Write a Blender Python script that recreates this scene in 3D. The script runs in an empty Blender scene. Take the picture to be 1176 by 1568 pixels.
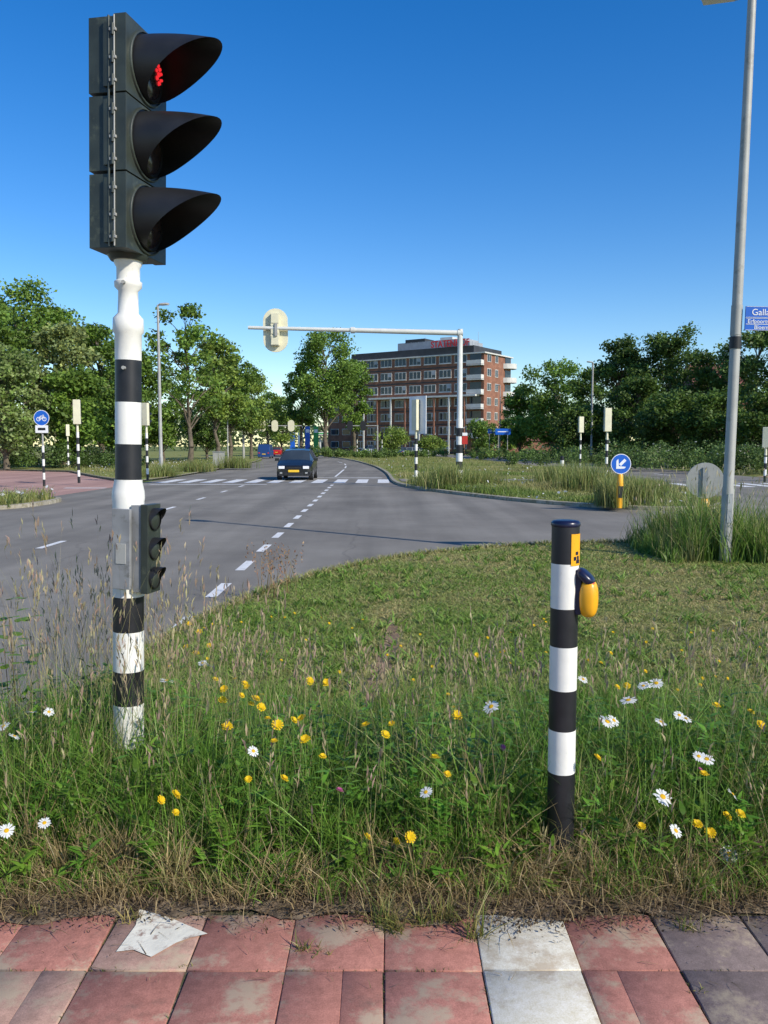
import bpy, math, random
import numpy as np
from mathutils import Vector, Matrix
from mathutils.geometry import tessellate_polygon
random.seed(4)
RNG = np.random.default_rng(7)
sc = bpy.context.scene
COL = sc.collection

# ------------------------------------------------------------ camera
EYE = 1.6; F = 1270.0; PIT = math.atan(101/1270.0)
cd = bpy.data.cameras.new("camera"); cam = bpy.data.objects.new("camera", cd); COL.objects.link(cam)
cam.location = (0, 0, EYE); cam.rotation_euler = (math.pi/2-PIT, 0, 0)
cd.sensor_fit = 'VERTICAL'; cd.sensor_height = 24; cd.lens = 24*F/1568; cd.clip_end = 5000; cd.clip_start = 0.05
sc.camera = cam
CP, SP = math.cos(PIT), math.sin(PIT)
def ray(px, py):
    u = (px-588)/F; v = (784-py)/F
    return u, CP+v*SP, -SP+v*CP
def G(px, py, z=0.0):
    a, b, c = ray(px, py); t = (z-EYE)/c
    return (a*t, b*t)
def Z(py, Y):
    a, b, c = ray(588, py); return EYE + c/b*Y
def X(px, py, Y):
    a, b, c = ray(px, py); return a/b*Y

# ------------------------------------------------------------ light
sun_el = math.radians(34); sh = Vector((-0.77, 0.64, 0)).normalized()
d = Vector((sh.x*math.cos(sun_el), sh.y*math.cos(sun_el), -math.sin(sun_el)))
sl = bpy.data.lights.new("sun", 'SUN'); sl.energy = 5.0; sl.angle = math.radians(0.5); sl.color = (1.0, 0.94, 0.82)
so = bpy.data.objects.new("sun", sl); so.rotation_euler = d.to_track_quat('-Z', 'Y').to_euler(); so.location = (20, -20, 30); COL.objects.link(so)
w = bpy.data.worlds.new("World"); sc.world = w; w.use_nodes = True
nt = w.node_tree; bg = nt.nodes['Background']
sky = nt.nodes.new('ShaderNodeTexSky'); sky.sky_type = 'NISHITA'; sky.sun_disc = False
sky.sun_elevation = sun_el; sky.sun_rotation = math.atan2(-sh.x, -sh.y)
sky.air_density = 1.0; sky.dust_density = 0.2; sky.ozone_density = 2.6; sky.altitude = 0
hs = nt.nodes.new('ShaderNodeHueSaturation'); hs.inputs['Saturation'].default_value = 1.42; hs.inputs['Value'].default_value = 1.15; hs.inputs['Hue'].default_value = .510
nt.links.new(sky.outputs[0], hs.inputs['Color']); nt.links.new(hs.outputs[0], bg.inputs[0]); bg.inputs[1].default_value = 0.145
sc.view_settings.view_transform = 'Standard'; sc.view_settings.look = 'None'; sc.view_settings.exposure = 0

# ------------------------------------------------------------ materials
MATS = {}
def pm(name, col, rough=0.6, var=0.12, scale=6.0, bump=0.0, bscale=60, metal=0.0, col2=None, dirt=None, spec=0.5):
    if name in MATS: return MATS[name]
    m = bpy.data.materials.new(name); m.use_nodes = True; n = m.node_tree; b = n.nodes['Principled BSDF']
    tc = n.nodes.new('ShaderNodeTexCoord')
    nz = n.nodes.new('ShaderNodeTexNoise'); nz.inputs['Scale'].default_value = scale; nz.inputs['Detail'].default_value = 6
    n.links.new(tc.outputs['Object'], nz.inputs['Vector'])
    rp = n.nodes.new('ShaderNodeValToRGB')
    c1 = [max(0, c*(1-var)) for c in col]; c2 = [min(1, c*(1+var)) for c in (col2 or col)]
    rp.color_ramp.elements[0].position = 0.35; rp.color_ramp.elements[1].position = 0.65
    rp.color_ramp.elements[0].color = (*c1, 1); rp.color_ramp.elements[1].color = (*c2, 1)
    n.links.new(nz.outputs['Fac'], rp.inputs[0])
    out = rp.outputs[0]
    if dirt:
        dc, ds, amt = dirt
        n2 = n.nodes.new('ShaderNodeTexNoise'); n2.inputs['Scale'].default_value = ds; n2.inputs['Detail'].default_value = 9; n2.inputs['Roughness'].default_value = 0.7
        n.links.new(tc.outputs['Object'], n2.inputs['Vector'])
        r2 = n.nodes.new('ShaderNodeValToRGB'); r2.color_ramp.elements[0].position = 1-amt-0.05; r2.color_ramp.elements[1].position = 1-amt+0.05
        n.links.new(n2.outputs['Fac'], r2.inputs[0])
        mx = n.nodes.new('ShaderNodeMixRGB'); mx.inputs[2].default_value = (*dc, 1)
        n.links.new(r2.outputs[0], mx.inputs[0]); n.links.new(out, mx.inputs[1]); out = mx.outputs[0]
    n.links.new(out, b.inputs['Base Color'])
    b.inputs['Roughness'].default_value = rough; b.inputs['Metallic'].default_value = metal
    b.inputs['Specular IOR Level'].default_value = spec
    if bump:
        n3 = n.nodes.new('ShaderNodeTexNoise'); n3.inputs['Scale'].default_value = bscale; n3.inputs['Detail'].default_value = 5
        n.links.new(tc.outputs['Object'], n3.inputs['Vector'])
        bp = n.nodes.new('ShaderNodeBump'); bp.inputs['Strength'].default_value = bump; bp.inputs['Distance'].default_value = 0.02
        n.links.new(n3.outputs['Fac'], bp.inputs['Height']); n.links.new(bp.outputs[0], b.inputs['Normal'])
    MATS[name] = m; return m

def attr_mat(name, rough=0.6, trans=0.3, spec=0.3):
    m = bpy.data.materials.new(name); m.use_nodes = True; n = m.node_tree; b = n.nodes['Principled BSDF']
    at = n.nodes.new('ShaderNodeAttribute'); at.attribute_name = 'Col'
    n.links.new(at.outputs['Color'], b.inputs['Base Color']); b.inputs['Roughness'].default_value = rough
    b.inputs['Specular IOR Level'].default_value = spec
    if trans > 0:
        t = n.nodes.new('ShaderNodeBsdfTranslucent'); n.links.new(at.outputs['Color'], t.inputs['Color'])
        mx = n.nodes.new('ShaderNodeMixShader'); mx.inputs[0].default_value = trans
        n.links.new(b.outputs[0], mx.inputs[1]); n.links.new(t.outputs[0], mx.inputs[2])
        n.links.new(mx.outputs[0], n.nodes['Material Output'].inputs['Surface'])
    MATS[name] = m; return m

white = pm('white_paint', (.78, .76, .70), .5, .05, 9, dirt=((.46, .43, .36), 17, .33), bump=.04)
cream = pm('cream_paint', (.70, .66, .47), .5, .06, 5, dirt=((.4, .38, .3), 8, .3))
black = pm('black_paint', (.014, .014, .017), .45, .3, 12, dirt=((.07, .07, .06), 22, .31))
hous = pm('signal_housing', (.034, .042, .034), .45, .25, 8, bump=.03, dirt=((.075, .085, .06), 11, .38))
visorm = pm('visor_black', (.013, .013, .014), .5, .3, 9)
lensm = pm('lens_dark', (.03, .02, .02), .15, .2, 40)
grey = pm('grey_metal', (.32, .33, .34), .45, .15, 6, metal=.3, dirt=((.2, .2, .19), 9, .35))
plateg = pm('grey_plate', (.24, .245, .25), .55, .2, 9, dirt=((.15, .15, .14), 12, .4))
galv = pm('galvanised', (.36, .355, .33), .55, .1, 3, metal=.1, dirt=((.27, .26, .23), 4, .4))
mastw = pm('mast_pale', (.62, .62, .57), .5, .06, 3)
yellow = pm('yellow_plastic', (.85, .40, .015), .35, .06, 8, dirt=((.6, .28, .02), 20, .33))
blue = pm('sign_blue', (.01, .11, .52), .35, .05, 4)
signw = pm('sign_white', (.8, .8, .8), .4, .03, 4)
bluek = pm('cap_blue_black', (.01, .012, .04), .3, .1, 8)
redm = pm('red_paint', (.5, .03, .02), .4, .1, 5)
paint = pm('road_paint', (.72, .71, .68), .7, .08, 3, dirt=((.32, .31, .29), 6, .38), bump=.1)
kerb = pm('kerb_concrete', (.38, .34, .26), .85, .2, 3, bump=.3, dirt=((.24, .21, .13), 5, .48))
glass = pm('window_glass', (.03, .04, .05), .08, .3, .5)
carblk = pm('car_black', (.012, .014, .018), .18, .1, 4)
tyre = pm('tyre_rubber', (.02, .02, .02), .8, .1, 9)
chrome = pm('chrome', (.6, .6, .6), .2, .05, 9, metal=.8)
bark = pm('bark', (.12, .095, .065), .9, .35, 4, bump=.5, bscale=20)
leafm = attr_mat('leaves', .5, .3)
grassm = attr_mat('grass_blades', .45, .32)
petalm = attr_mat('petals', .6, .3)
em = bpy.data.materials.new('red_lamp'); em.use_nodes = True
eb = em.node_tree.nodes['Principled BSDF']; eb.inputs['Base Color'].default_value = (.6, .01, .01, 1)
eb.inputs['Emission Color'].default_value = (1, .03, .04, 1); eb.inputs['Emission Strength'].default_value = .8

def road_material(name, base, patch, crack=True):
    m = bpy.data.materials.new(name); m.use_nodes = True; n = m.node_tree; b = n.nodes['Principled BSDF']
    tc = n.nodes.new('ShaderNodeTexCoord')
    a = n.nodes.new('ShaderNodeTexNoise'); a.inputs['Scale'].default_value = .35; a.inputs['Detail'].default_value = 8; a.inputs['Roughness'].default_value = .65
    f = n.nodes.new('ShaderNodeTexNoise'); f.inputs['Scale'].default_value = 90; f.inputs['Detail'].default_value = 3
    st = n.nodes.new('ShaderNodeMapping'); st.inputs['Scale'].default_value = (1.2, .06, 1)
    s = n.nodes.new('ShaderNodeTexNoise'); s.inputs['Scale'].default_value = 1; s.inputs['Detail'].default_value = 4
    n.links.new(tc.outputs['Object'], st.inputs[0]); n.links.new(st.outputs[0], s.inputs['Vector'])
    for q in (a, f): n.links.new(tc.outputs['Object'], q.inputs['Vector'])
    r = n.nodes.new('ShaderNodeValToRGB'); r.color_ramp.elements[0].position = .35; r.color_ramp.elements[1].position = .65
    r.color_ramp.elements[0].color = (*base, 1); r.color_ramp.elements[1].color = (*patch, 1)
    n.links.new(a.outputs['Fac'], r.inputs[0])
    m1 = n.nodes.new('ShaderNodeMixRGB'); m1.blend_type = 'OVERLAY'; m1.inputs[0].default_value = .55
    n.links.new(r.outputs[0], m1.inputs[1]); n.links.new(f.outputs['Fac'], m1.inputs[2])
    m2 = n.nodes.new('ShaderNodeMixRGB'); m2.blend_type = 'OVERLAY'; m2.inputs[0].default_value = .5
    n.links.new(m1.outputs[0], m2.inputs[1]); n.links.new(s.outputs['Fac'], m2.inputs[2])
    out = m2.outputs[0]
    if crack:
        vo = n.nodes.new('ShaderNodeTexVoronoi'); vo.feature = 'DISTANCE_TO_EDGE'; vo.inputs['Scale'].default_value = .16
        wr = n.nodes.new('ShaderNodeMixRGB'); wr.blend_type = 'ADD'; wr.inputs[0].default_value = 1.0
        n.links.new(tc.outputs['Object'], wr.inputs[1]); n.links.new(a.outputs['Color'], wr.inputs[2])
        n.links.new(wr.outputs[0], vo.inputs['Vector'])
        cr = n.nodes.new('ShaderNodeValToRGB'); cr.color_ramp.elements[0].position = .0005; cr.color_ramp.elements[1].position = .0025
        cr.color_ramp.elements[0].color = (.7, .7, .7, 1)
        n.links.new(vo.outputs['Distance'], cr.inputs[0])
        m3 = n.nodes.new('ShaderNodeMixRGB'); m3.blend_type = 'MULTIPLY'; m3.inputs[0].default_value = .7
        n.links.new(out, m3.inputs[1]); n.links.new(cr.outputs[0], m3.inputs[2]); out = m3.outputs[0]
    n.links.new(out, b.inputs['Base Color']); b.inputs['Roughness'].default_value = .9; b.inputs['Specular IOR Level'].default_value = .3
    bp = n.nodes.new('ShaderNodeBump'); bp.inputs['Strength'].default_value = .4; bp.inputs['Distance'].default_value = .01
    n.links.new(f.outputs['Fac'], bp.inputs['Height']); n.links.new(bp.outputs[0], b.inputs['Normal'])
    return m
asphalt = road_material('asphalt', (.172, .155, .130), (.235, .215, .182))
redroad = road_material('red_asphalt', (.38, .22, .18), (.44, .27, .22), False)

def soil_material(name, c1, c2, c3, s1=.8, s2=9):
    m = bpy.data.materials.new(name); m.use_nodes = True; n = m.node_tree; b = n.nodes['Principled BSDF']
    tc = n.nodes.new('ShaderNodeTexCoord')
    a = n.nodes.new('ShaderNodeTexNoise'); a.inputs['Scale'].default_value = s1; a.inputs['Detail'].default_value = 7
    f = n.nodes.new('ShaderNodeTexNoise'); f.inputs['Scale'].default_value = s2; f.inputs['Detail'].default_value = 9; f.inputs['Roughness'].default_value = .7
    for q in (a, f): n.links.new(tc.outputs['Object'], q.inputs['Vector'])
    r = n.nodes.new('ShaderNodeValToRGB'); r.color_ramp.elements[0].position = .4; r.color_ramp.elements[1].position = .62
    r.color_ramp.elements[0].color = (*c1, 1); r.color_ramp.elements[1].color = (*c2, 1); n.links.new(a.outputs['Fac'], r.inputs[0])
    r2 = n.nodes.new('ShaderNodeValToRGB'); r2.color_ramp.elements[0].position = .45; r2.color_ramp.elements[1].position = .62; n.links.new(f.outputs['Fac'], r2.inputs[0])
    mx = n.nodes.new('ShaderNodeMixRGB'); mx.inputs[2].default_value = (*c3, 1); n.links.new(r2.outputs[0], mx.inputs[0]); n.links.new(r.outputs[0], mx.inputs[1])
    n.links.new(mx.outputs[0], b.inputs['Base Color']); b.inputs['Roughness'].default_value = .95; b.inputs['Specular IOR Level'].default_value = .1
    bp = n.nodes.new('ShaderNodeBump'); bp.inputs['Strength'].default_value = .8; bp.inputs['Distance'].default_value = .05
    n.links.new(f.outputs['Fac'], bp.inputs['Height']); n.links.new(bp.outputs[0], b.inputs['Normal'])
    return m
lawnsoil = soil_material('lawn_ground', (.20, .25, .06), (.36, .30, .13), (.14, .17, .045), .6, 12)
fieldsoil = soil_material('meadow_ground', (.15, .20, .05), (.28, .26, .10), (.10, .14, .035), .15, 2)

# ------------------------------------------------------------ mesh builder
class MB:
    def __init__(s): s.v = []; s.f = []; s.m = []; s.mats = []; s.sm = []; s.M = Matrix.Identity(4)
    def mi(s, mat):
        if mat not in s.mats: s.mats.append(mat)
        return s.mats.index(mat)
    def add(s, vs, fs, mat, smooth=False):
        o = len(s.v); s.v += [tuple(s.M @ Vector(p)) for p in vs]; k = s.mi(mat)
        for f in fs: s.f.append(tuple(i+o for i in f)); s.m.append(k); s.sm.append(smooth)
    def box(s, c, sz, mat, top=1.0):
        x, y, z = c; a, b, h = sz[0]/2, sz[1]/2, sz[2]/2
        vs = [(x-a, y-b, z-h), (x+a, y-b, z-h), (x+a, y+b, z-h), (x-a, y+b, z-h),
              (x-a*top, y-b*top, z+h), (x+a*top, y-b*top, z+h), (x+a*top, y+b*top, z+h), (x-a*top, y+b*top, z+h)]
        s.add(vs, [(0, 3, 2, 1), (4, 5, 6, 7), (0, 1, 5, 4), (1, 2, 6, 5), (2, 3, 7, 6), (3, 0, 4, 7)], mat)
    def lathe(s, prof, mat, c=(0, 0, 0), axis='z', seg=24, caps=True):
        vs = []; fs = []
        for h, r in prof:
            for i in range(seg):
                a = 2*math.pi*i/seg; p = (r*math.cos(a), r*math.sin(a), h)
                if axis == 'x': p = (p[2], p[0], p[1])
                if axis == 'y': p = (p[1], p[2], p[0])
                vs.append((p[0]+c[0], p[1]+c[1], p[2]+c[2]))
        for k in range(len(prof)-1):
            for i in range(seg):
                j = (i+1) % seg; fs.append((k*seg+i, k*seg+j, (k+1)*seg+j, (k+1)*seg+i))
        s.add(vs, fs, mat, True)
        if caps:
            n = len(prof)-1
            o0 = [vs[i] for i in range(seg)]; o1 = [vs[n*seg+i] for i in range(seg)]
            s.add(o0, [tuple(reversed(range(seg)))], mat); s.add(o1, [tuple(range(seg))], mat)
    def tube(s, p0, p1, r0, r1, mat, seg=12):
        p0 = Vector(p0); p1 = Vector(p1); dd = p1-p0; L = dd.length
        old = s.M.copy(); q = dd.to_track_quat('Z', 'Y').to_matrix().to_4x4()
        s.M = old @ Matrix.Translation(p0) @ q; s.lathe([(0, r0), (L, r1)], mat, seg=seg); s.M = old
    def prism(s, pts, z0, z1, mat):
        n = len(pts); tri = tessellate_polygon([[Vector((p[0], p[1], 0)) for p in pts]])
        vs = [(p[0], p[1], z1) for p in pts]+[(p[0], p[1], z0) for p in pts]
        s.add(vs, [tuple(t) for t in tri]+[(i+n, (i+1) % n+n, (i+1) % n, i) for i in range(n)], mat)
    def obj(s, name, loc=(0, 0, 0), rot=(0, 0, 0), bevel=0, parent=None):
        me = bpy.data.meshes.new(name); me.from_pydata(s.v, [], s.f); 
        for m in s.mats: me.materials.append(m)
        me.polygons.foreach_set('material_index', s.m); me.polygons.foreach_set('use_smooth', s.sm); me.update()
        o = bpy.data.objects.new(name, me); COL.objects.link(o); o.location = loc; o.rotation_euler = rot
        if bevel:
            b = o.modifiers.new('bevel', 'BEVEL'); b.width = bevel; b.segments = 2; b.limit_method = 'ANGLE'; b.angle_limit = math.radians(50)
        if parent: o.parent = parent
        return o

def npmesh(name, V, Q=None, T=None, cols=None, mats=(), midx=None, smooth=False):
    me = bpy.data.meshes.new(name); V = np.asarray(V, dtype=np.float32)
    Q = np.zeros((0, 4), int) if Q is None else np.asarray(Q); T = np.zeros((0, 3), int) if T is None else np.asarray(T)
    loops = np.concatenate([Q.ravel(), T.ravel()]).astype(np.int32)
    starts = np.concatenate([np.arange(len(Q))*4, len(Q)*4+np.arange(len(T))*3]).astype(np.int32)
    me.vertices.add(len(V)); me.vertices.foreach_set('co', V.ravel())
    me.loops.add(len(loops)); me.loops.foreach_set('vertex_index', loops)
    me.polygons.add(len(starts)); me.polygons.foreach_set('loop_start', starts)
    for m in mats: me.materials.append(m)
    if midx is not None: me.polygons.foreach_set('material_index', np.asarray(midx, dtype=np.int32))
    me.update(calc_edges=True)
    if smooth: me.polygons.foreach_set('use_smooth', np.ones(len(starts), dtype=bool))
    if cols is not None:
        a = me.color_attributes.new('Col', 'FLOAT_COLOR', 'POINT')
        c = np.ones((len(V), 4), dtype=np.float32); c[:, :3] = cols; a.data.foreach_set('color', c.ravel())
    me.validate(); return me
def link(name, me, loc=(0, 0, 0), rot=0, scale=(1, 1, 1), parent=None):
    o = bpy.data.objects.new(name, me); o.location = loc; o.rotation_euler = (0, 0, rot); o.scale = scale; COL.objects.link(o)
    if parent: o.parent = parent
    return o

def ribbons(B, h, reach, wd, az, col, seg=3, leaf=False, tw=None, tipdark=1.0):
    N = len(B); nv = 2*seg+1
    d = np.stack([np.cos(az), np.sin(az), np.zeros(N)], 1)
    tw = RNG.uniform(0, math.pi, N) if tw is None else tw
    wv = np.stack([np.cos(tw), np.sin(tw), np.zeros(N)], 1)
    V = np.zeros((N, nv, 3)); C = np.zeros((N, nv, 3))
    for k in range(seg+1):
        t = k/seg
        p = B + d*(reach*t**1.8)[:, None]; p[:, 2] += h*(t-.12*t*t*np.minimum(reach/np.maximum(h, .01), 3))
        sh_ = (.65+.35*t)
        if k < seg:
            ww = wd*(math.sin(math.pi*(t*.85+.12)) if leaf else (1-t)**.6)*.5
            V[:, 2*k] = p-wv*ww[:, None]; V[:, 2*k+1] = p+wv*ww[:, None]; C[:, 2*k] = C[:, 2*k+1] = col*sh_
        else:
            V[:, 2*k] = p; C[:, 2*k] = col*tipdark; tips = p
    o = (np.arange(N)*nv)[:, None]
    Q = np.concatenate([o+np.array([2*k, 2*k+1, 2*k+3, 2*k+2]) for k in range(seg-1)]) if seg > 1 else np.zeros((0, 4), int)
    T = o+np.array([2*seg-2, 2*seg-1, 2*seg])
    return V.reshape(-1, 3), Q, T, C.reshape(-1, 3), tips
class NP:
    def __init__(s): s.V = []; s.Q = []; s.T = []; s.C = []; s.n = 0
    def add(s, r):
        V, Q, T, C = r[:4]
        s.V.append(V); s.Q.append(np.asarray(Q)+s.n); s.T.append(np.asarray(T)+s.n); s.C.append(C); s.n += len(V)
    def mesh(s, name, mat): return npmesh(name, np.concatenate(s.V), np.concatenate(s.Q), np.concatenate(s.T), np.concatenate(s.C), (mat,))
def patch(x, y, s=1.0):
    x = x*s; y = y*s
    return .5+.5*(np.sin(1.1*x+1.3*np.sin(.7*y))+np.sin(1.7*y+.9*np.sin(1.3*x)+1)+.6*np.sin(3.1*x+2.3*y)+.5*np.sin(4.3*y-2.9*x+2))/3.1
def mixc(c1, c2, t, jit=.2):
    t = np.clip(t, 0, 1)[:, None]; c = np.array(c1)*(1-t)+np.array(c2)*t
    return c*RNG.uniform(1-jit, 1+jit, (len(c), 1))
def pip(x, y, poly):
    ins = np.zeros(len(x), bool); n = len(poly); j = n-1
    for i in range(n):
        xi, yi = poly[i]; xj, yj = poly[j]
        c = ((yi > y) != (yj > y)) & (x < (xj-xi)*(y-yi)/((yj-yi) or 1e-9)+xi); ins ^= c; j = i
    return ins

# ------------------------------------------------------------ ground, roads
RZ = -0.10
mb = MB(); mb.add([(-2500, -200, -.112), (2500, -200, -.112), (2500, 3500, -.112), (-2500, 3500, -.112)], [(0, 1, 2, 3)], fieldsoil); mb.obj('ground')
def flat(mb, pts, z, mat):
    tri = tessellate_polygon([[Vector((p[0], p[1], 0)) for p in pts]])
    fs = []
    for t in tri:
        a, b, c = [pts[i] for i in t]
        cr = (b[0]-a[0])*(c[1]-a[1])-(b[1]-a[1])*(c[0]-a[0])
        fs.append(tuple(t) if cr > 0 else tuple(reversed(t)))
    mb.add([(p[0], p[1], z) for p in pts], fs, mat)
road = [(-80, -10), (80, -10), (80, 24), (26, 25), (22, 29), (20.5, 38), (20.5, 90), (17, 140), (8, 200), (-2, 232), (-30, 246), (-22, 150), (-14, 95), (-11.6, 56), (-11.2, 39), (-11.2, 27), (-80, 27)]
mb = MB(); flat(mb, road, RZ, asphalt); mb.obj('road')
redp = [(-80, 27.05), (-11.25, 27.05), (-11.25, 36), (-13, 41), (-22, 58), (-80, 62)]
mb = MB(); flat(mb, redp, -.104, redroad)
flat(mb, [(21, 44), (60, 40), (60, 43), (21, 47)], -.104, redroad); mb.obj('cycle_path')
mb = MB()
flat(mb, [(-30, 31.2), (-13.5, 31.2), (-13.5, 31.35), (-30, 31.35)], -.1, paint)
flat(mb, [(-13, 33.5), (-11.3, 33.5), (-11.3, 33.9), (-13, 33.9)], -.1, paint)
def dash(x, y0, y1, wd=.12, x2=None):
    x2 = x if x2 is None else x2
    flat(mb, [(x-wd/2, y0), (x+wd/2, y0), (x2+wd/2, y1), (x2-wd/2, y1)], RZ+.004, paint)
y = 5.2
while y < 36: dash(-1.95-.012*(y-9), y, y+.95, .13); y += 2.02
y = 13.7-8.4
while y < 36: dash(-5.75-.015*(y-14), y, y+1.1, .12); y += 4.2
for k in range(11):
    xx = -10.6+1.03*k; flat(mb, [(xx, 38.3), (xx+.55, 38.3), (xx+.55, 42.3), (xx, 42.3)], RZ+.004, paint)
flat(mb, [(-5.2, 44.2), (-.1, 44.2), (-.1, 44.6), (-5.2, 44.6)], RZ+.004, paint)
flat(mb, [(-5.2, 36.6), (-10.4, 36.6), (-10.4, 36.9), (-5.2, 36.9)][::-1], RZ+.004, paint)
for y0, y1, xa, xb in [(46, 60, -2.7, -2.9), (64, 70, -3, -3.2), (74, 80, -3.4, -3.8), (84, 90, -4.2, -5)]: dash(xa, y0, y1, .12, xb)
y = 46
while y < 110: dash(-5.6-.0009*(y-46)**2, y, y+3, .14, -5.6-.0009*(y-43)**2); y += 8
for k in range(7): flat(mb, [(12.9+k*1.05, 34.5), (13.45+k*1.05, 34.5), (13.45+k*1.05, 38), (12.9+k*1.05, 38)], RZ+.004, paint)
for k in range(8): flat(mb, [(9.5+k*2, 18.1), (10.5+k*2, 18.15), (10.5+k*2, 18.27), (9.5+k*2, 18.22)], RZ+.004, paint)
y = 40
while y < 100: dash(16.6, y, y+3, .12); y += 8
mb.obj('road_markings')

def chaikin(P, it=2):
    for _ in range(it):
        Q = []
        for i in range(len(P)):
            a = P[i]; b = P[(i+1) % len(P)]
            Q += [(a[0]*.75+b[0]*.25, a[1]*.75+b[1]*.25), (a[0]*.25+b[0]*.75, a[1]*.25+b[1]*.75)]
        P = Q
    return P
def slab(name, pts, zt, kw, mat, it=2):
    P = chaikin(pts, it); n = len(P); I = []
    for i in range(n):
        a = Vector(P[i-1]); b = Vector(P[i]); c = Vector(P[(i+1) % n]); t = (c-a)
        t = t.normalized() if t.length > 1e-6 else Vector((1, 0)); nn = Vector((-t.y, t.x)); I.append((b.x+nn.x*kw, b.y+nn.y*kw))
    mb = MB()
    vs = [(p[0], p[1], -.13) for p in P]+[(p[0], p[1], zt) for p in P]+[(p[0], p[1], zt+.012) for p in I]+[(p[0], p[1], zt-.01) for p in I]
    fs = []
    for i in range(n):
        j = (i+1) % n
        fs += [(i, j, n+j, n+i), (n+i, n+j, 2*n+j, 2*n+i), (2*n+i, 2*n+j, 3*n+j, 3*n+i)]
    mb.add(vs, fs, kerb); flat(mb, I, zt, mat); mb.obj(name); return I
lawn = slab('lawn', [(-2.1, -9), (60, -9), (60, 17), (20, 15.2), (9, 14.3), (5.5, 13.95), (3.4, 13.75), (2.2, 13.45), (1.1, 12.8), (.1, 11.95), (-.8, 10.6), (-1.4, 9.2), (-1.8, 7.7), (-1.97, 6.3), (-2.06, 4.2), (-2.1, 2)], 0, .09, lawnsoil)
med_pts = [(.95, 33.7), (2.5, 29), (4.6, 24.2), (7.1, 21.5), (9, 22.2), (10.5, 25), (11.9, 33), (12.4, 45), (12.2, 85), (9.5, 120), (4, 170), (-8, 225), (-22, 225), (-14, 160), (-8.5, 130), (-3.8, 99), (-.9, 70), (-.3, 60), (.2, 50), (.36, 38)]
median = slab('median', med_pts, 0, .15, lawnsoil)
leftisl = slab('traffic_island', [(-60, 20.8), (-12, 21), (-9.9, 22.2), (-9.75, 25.2), (-10.4, 26.4), (-13, 26.7), (-60, 26.8)], 0, .15, lawnsoil)
leftverge = slab('verge', [(-11.7, 56), (-14, 95), (-22, 150), (-30, 240), (-90, 240), (-90, 66), (-24, 61), (-14.5, 43), (-12.2, 39.5), (-11.35, 40)][::-1], 0, .15, lawnsoil)
mb = MB(); flat(mb, [(.8, 37.2), (12.0, 36.4), (12.1, 39.4), (.7, 40.2)], .018, asphalt); mb.obj('footpath')
# worn bare streak in the lawn
dirtm = pm('bare_earth', (.15, .095, .055), .95, .3, 9, bump=.8, bscale=40, col2=(.26, .17, .10))
def trackx(y): return .0+.045*(y-6)+.03*np.sin(y*2.1)
mb = MB(); L_ = []; R_ = []
for i in range(25):
    y = 5.15+.1*i; wd = .075*math.sin(math.pi*(i+.5)/25)**.5*(1+.35*math.sin(i*1.9)); L_.append((float(trackx(y))-wd, y)); R_.append((float(trackx(y))+wd*.8, y))
flat(mb, L_+R_[::-1], .005, dirtm); mb.obj('worn_track')

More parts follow.
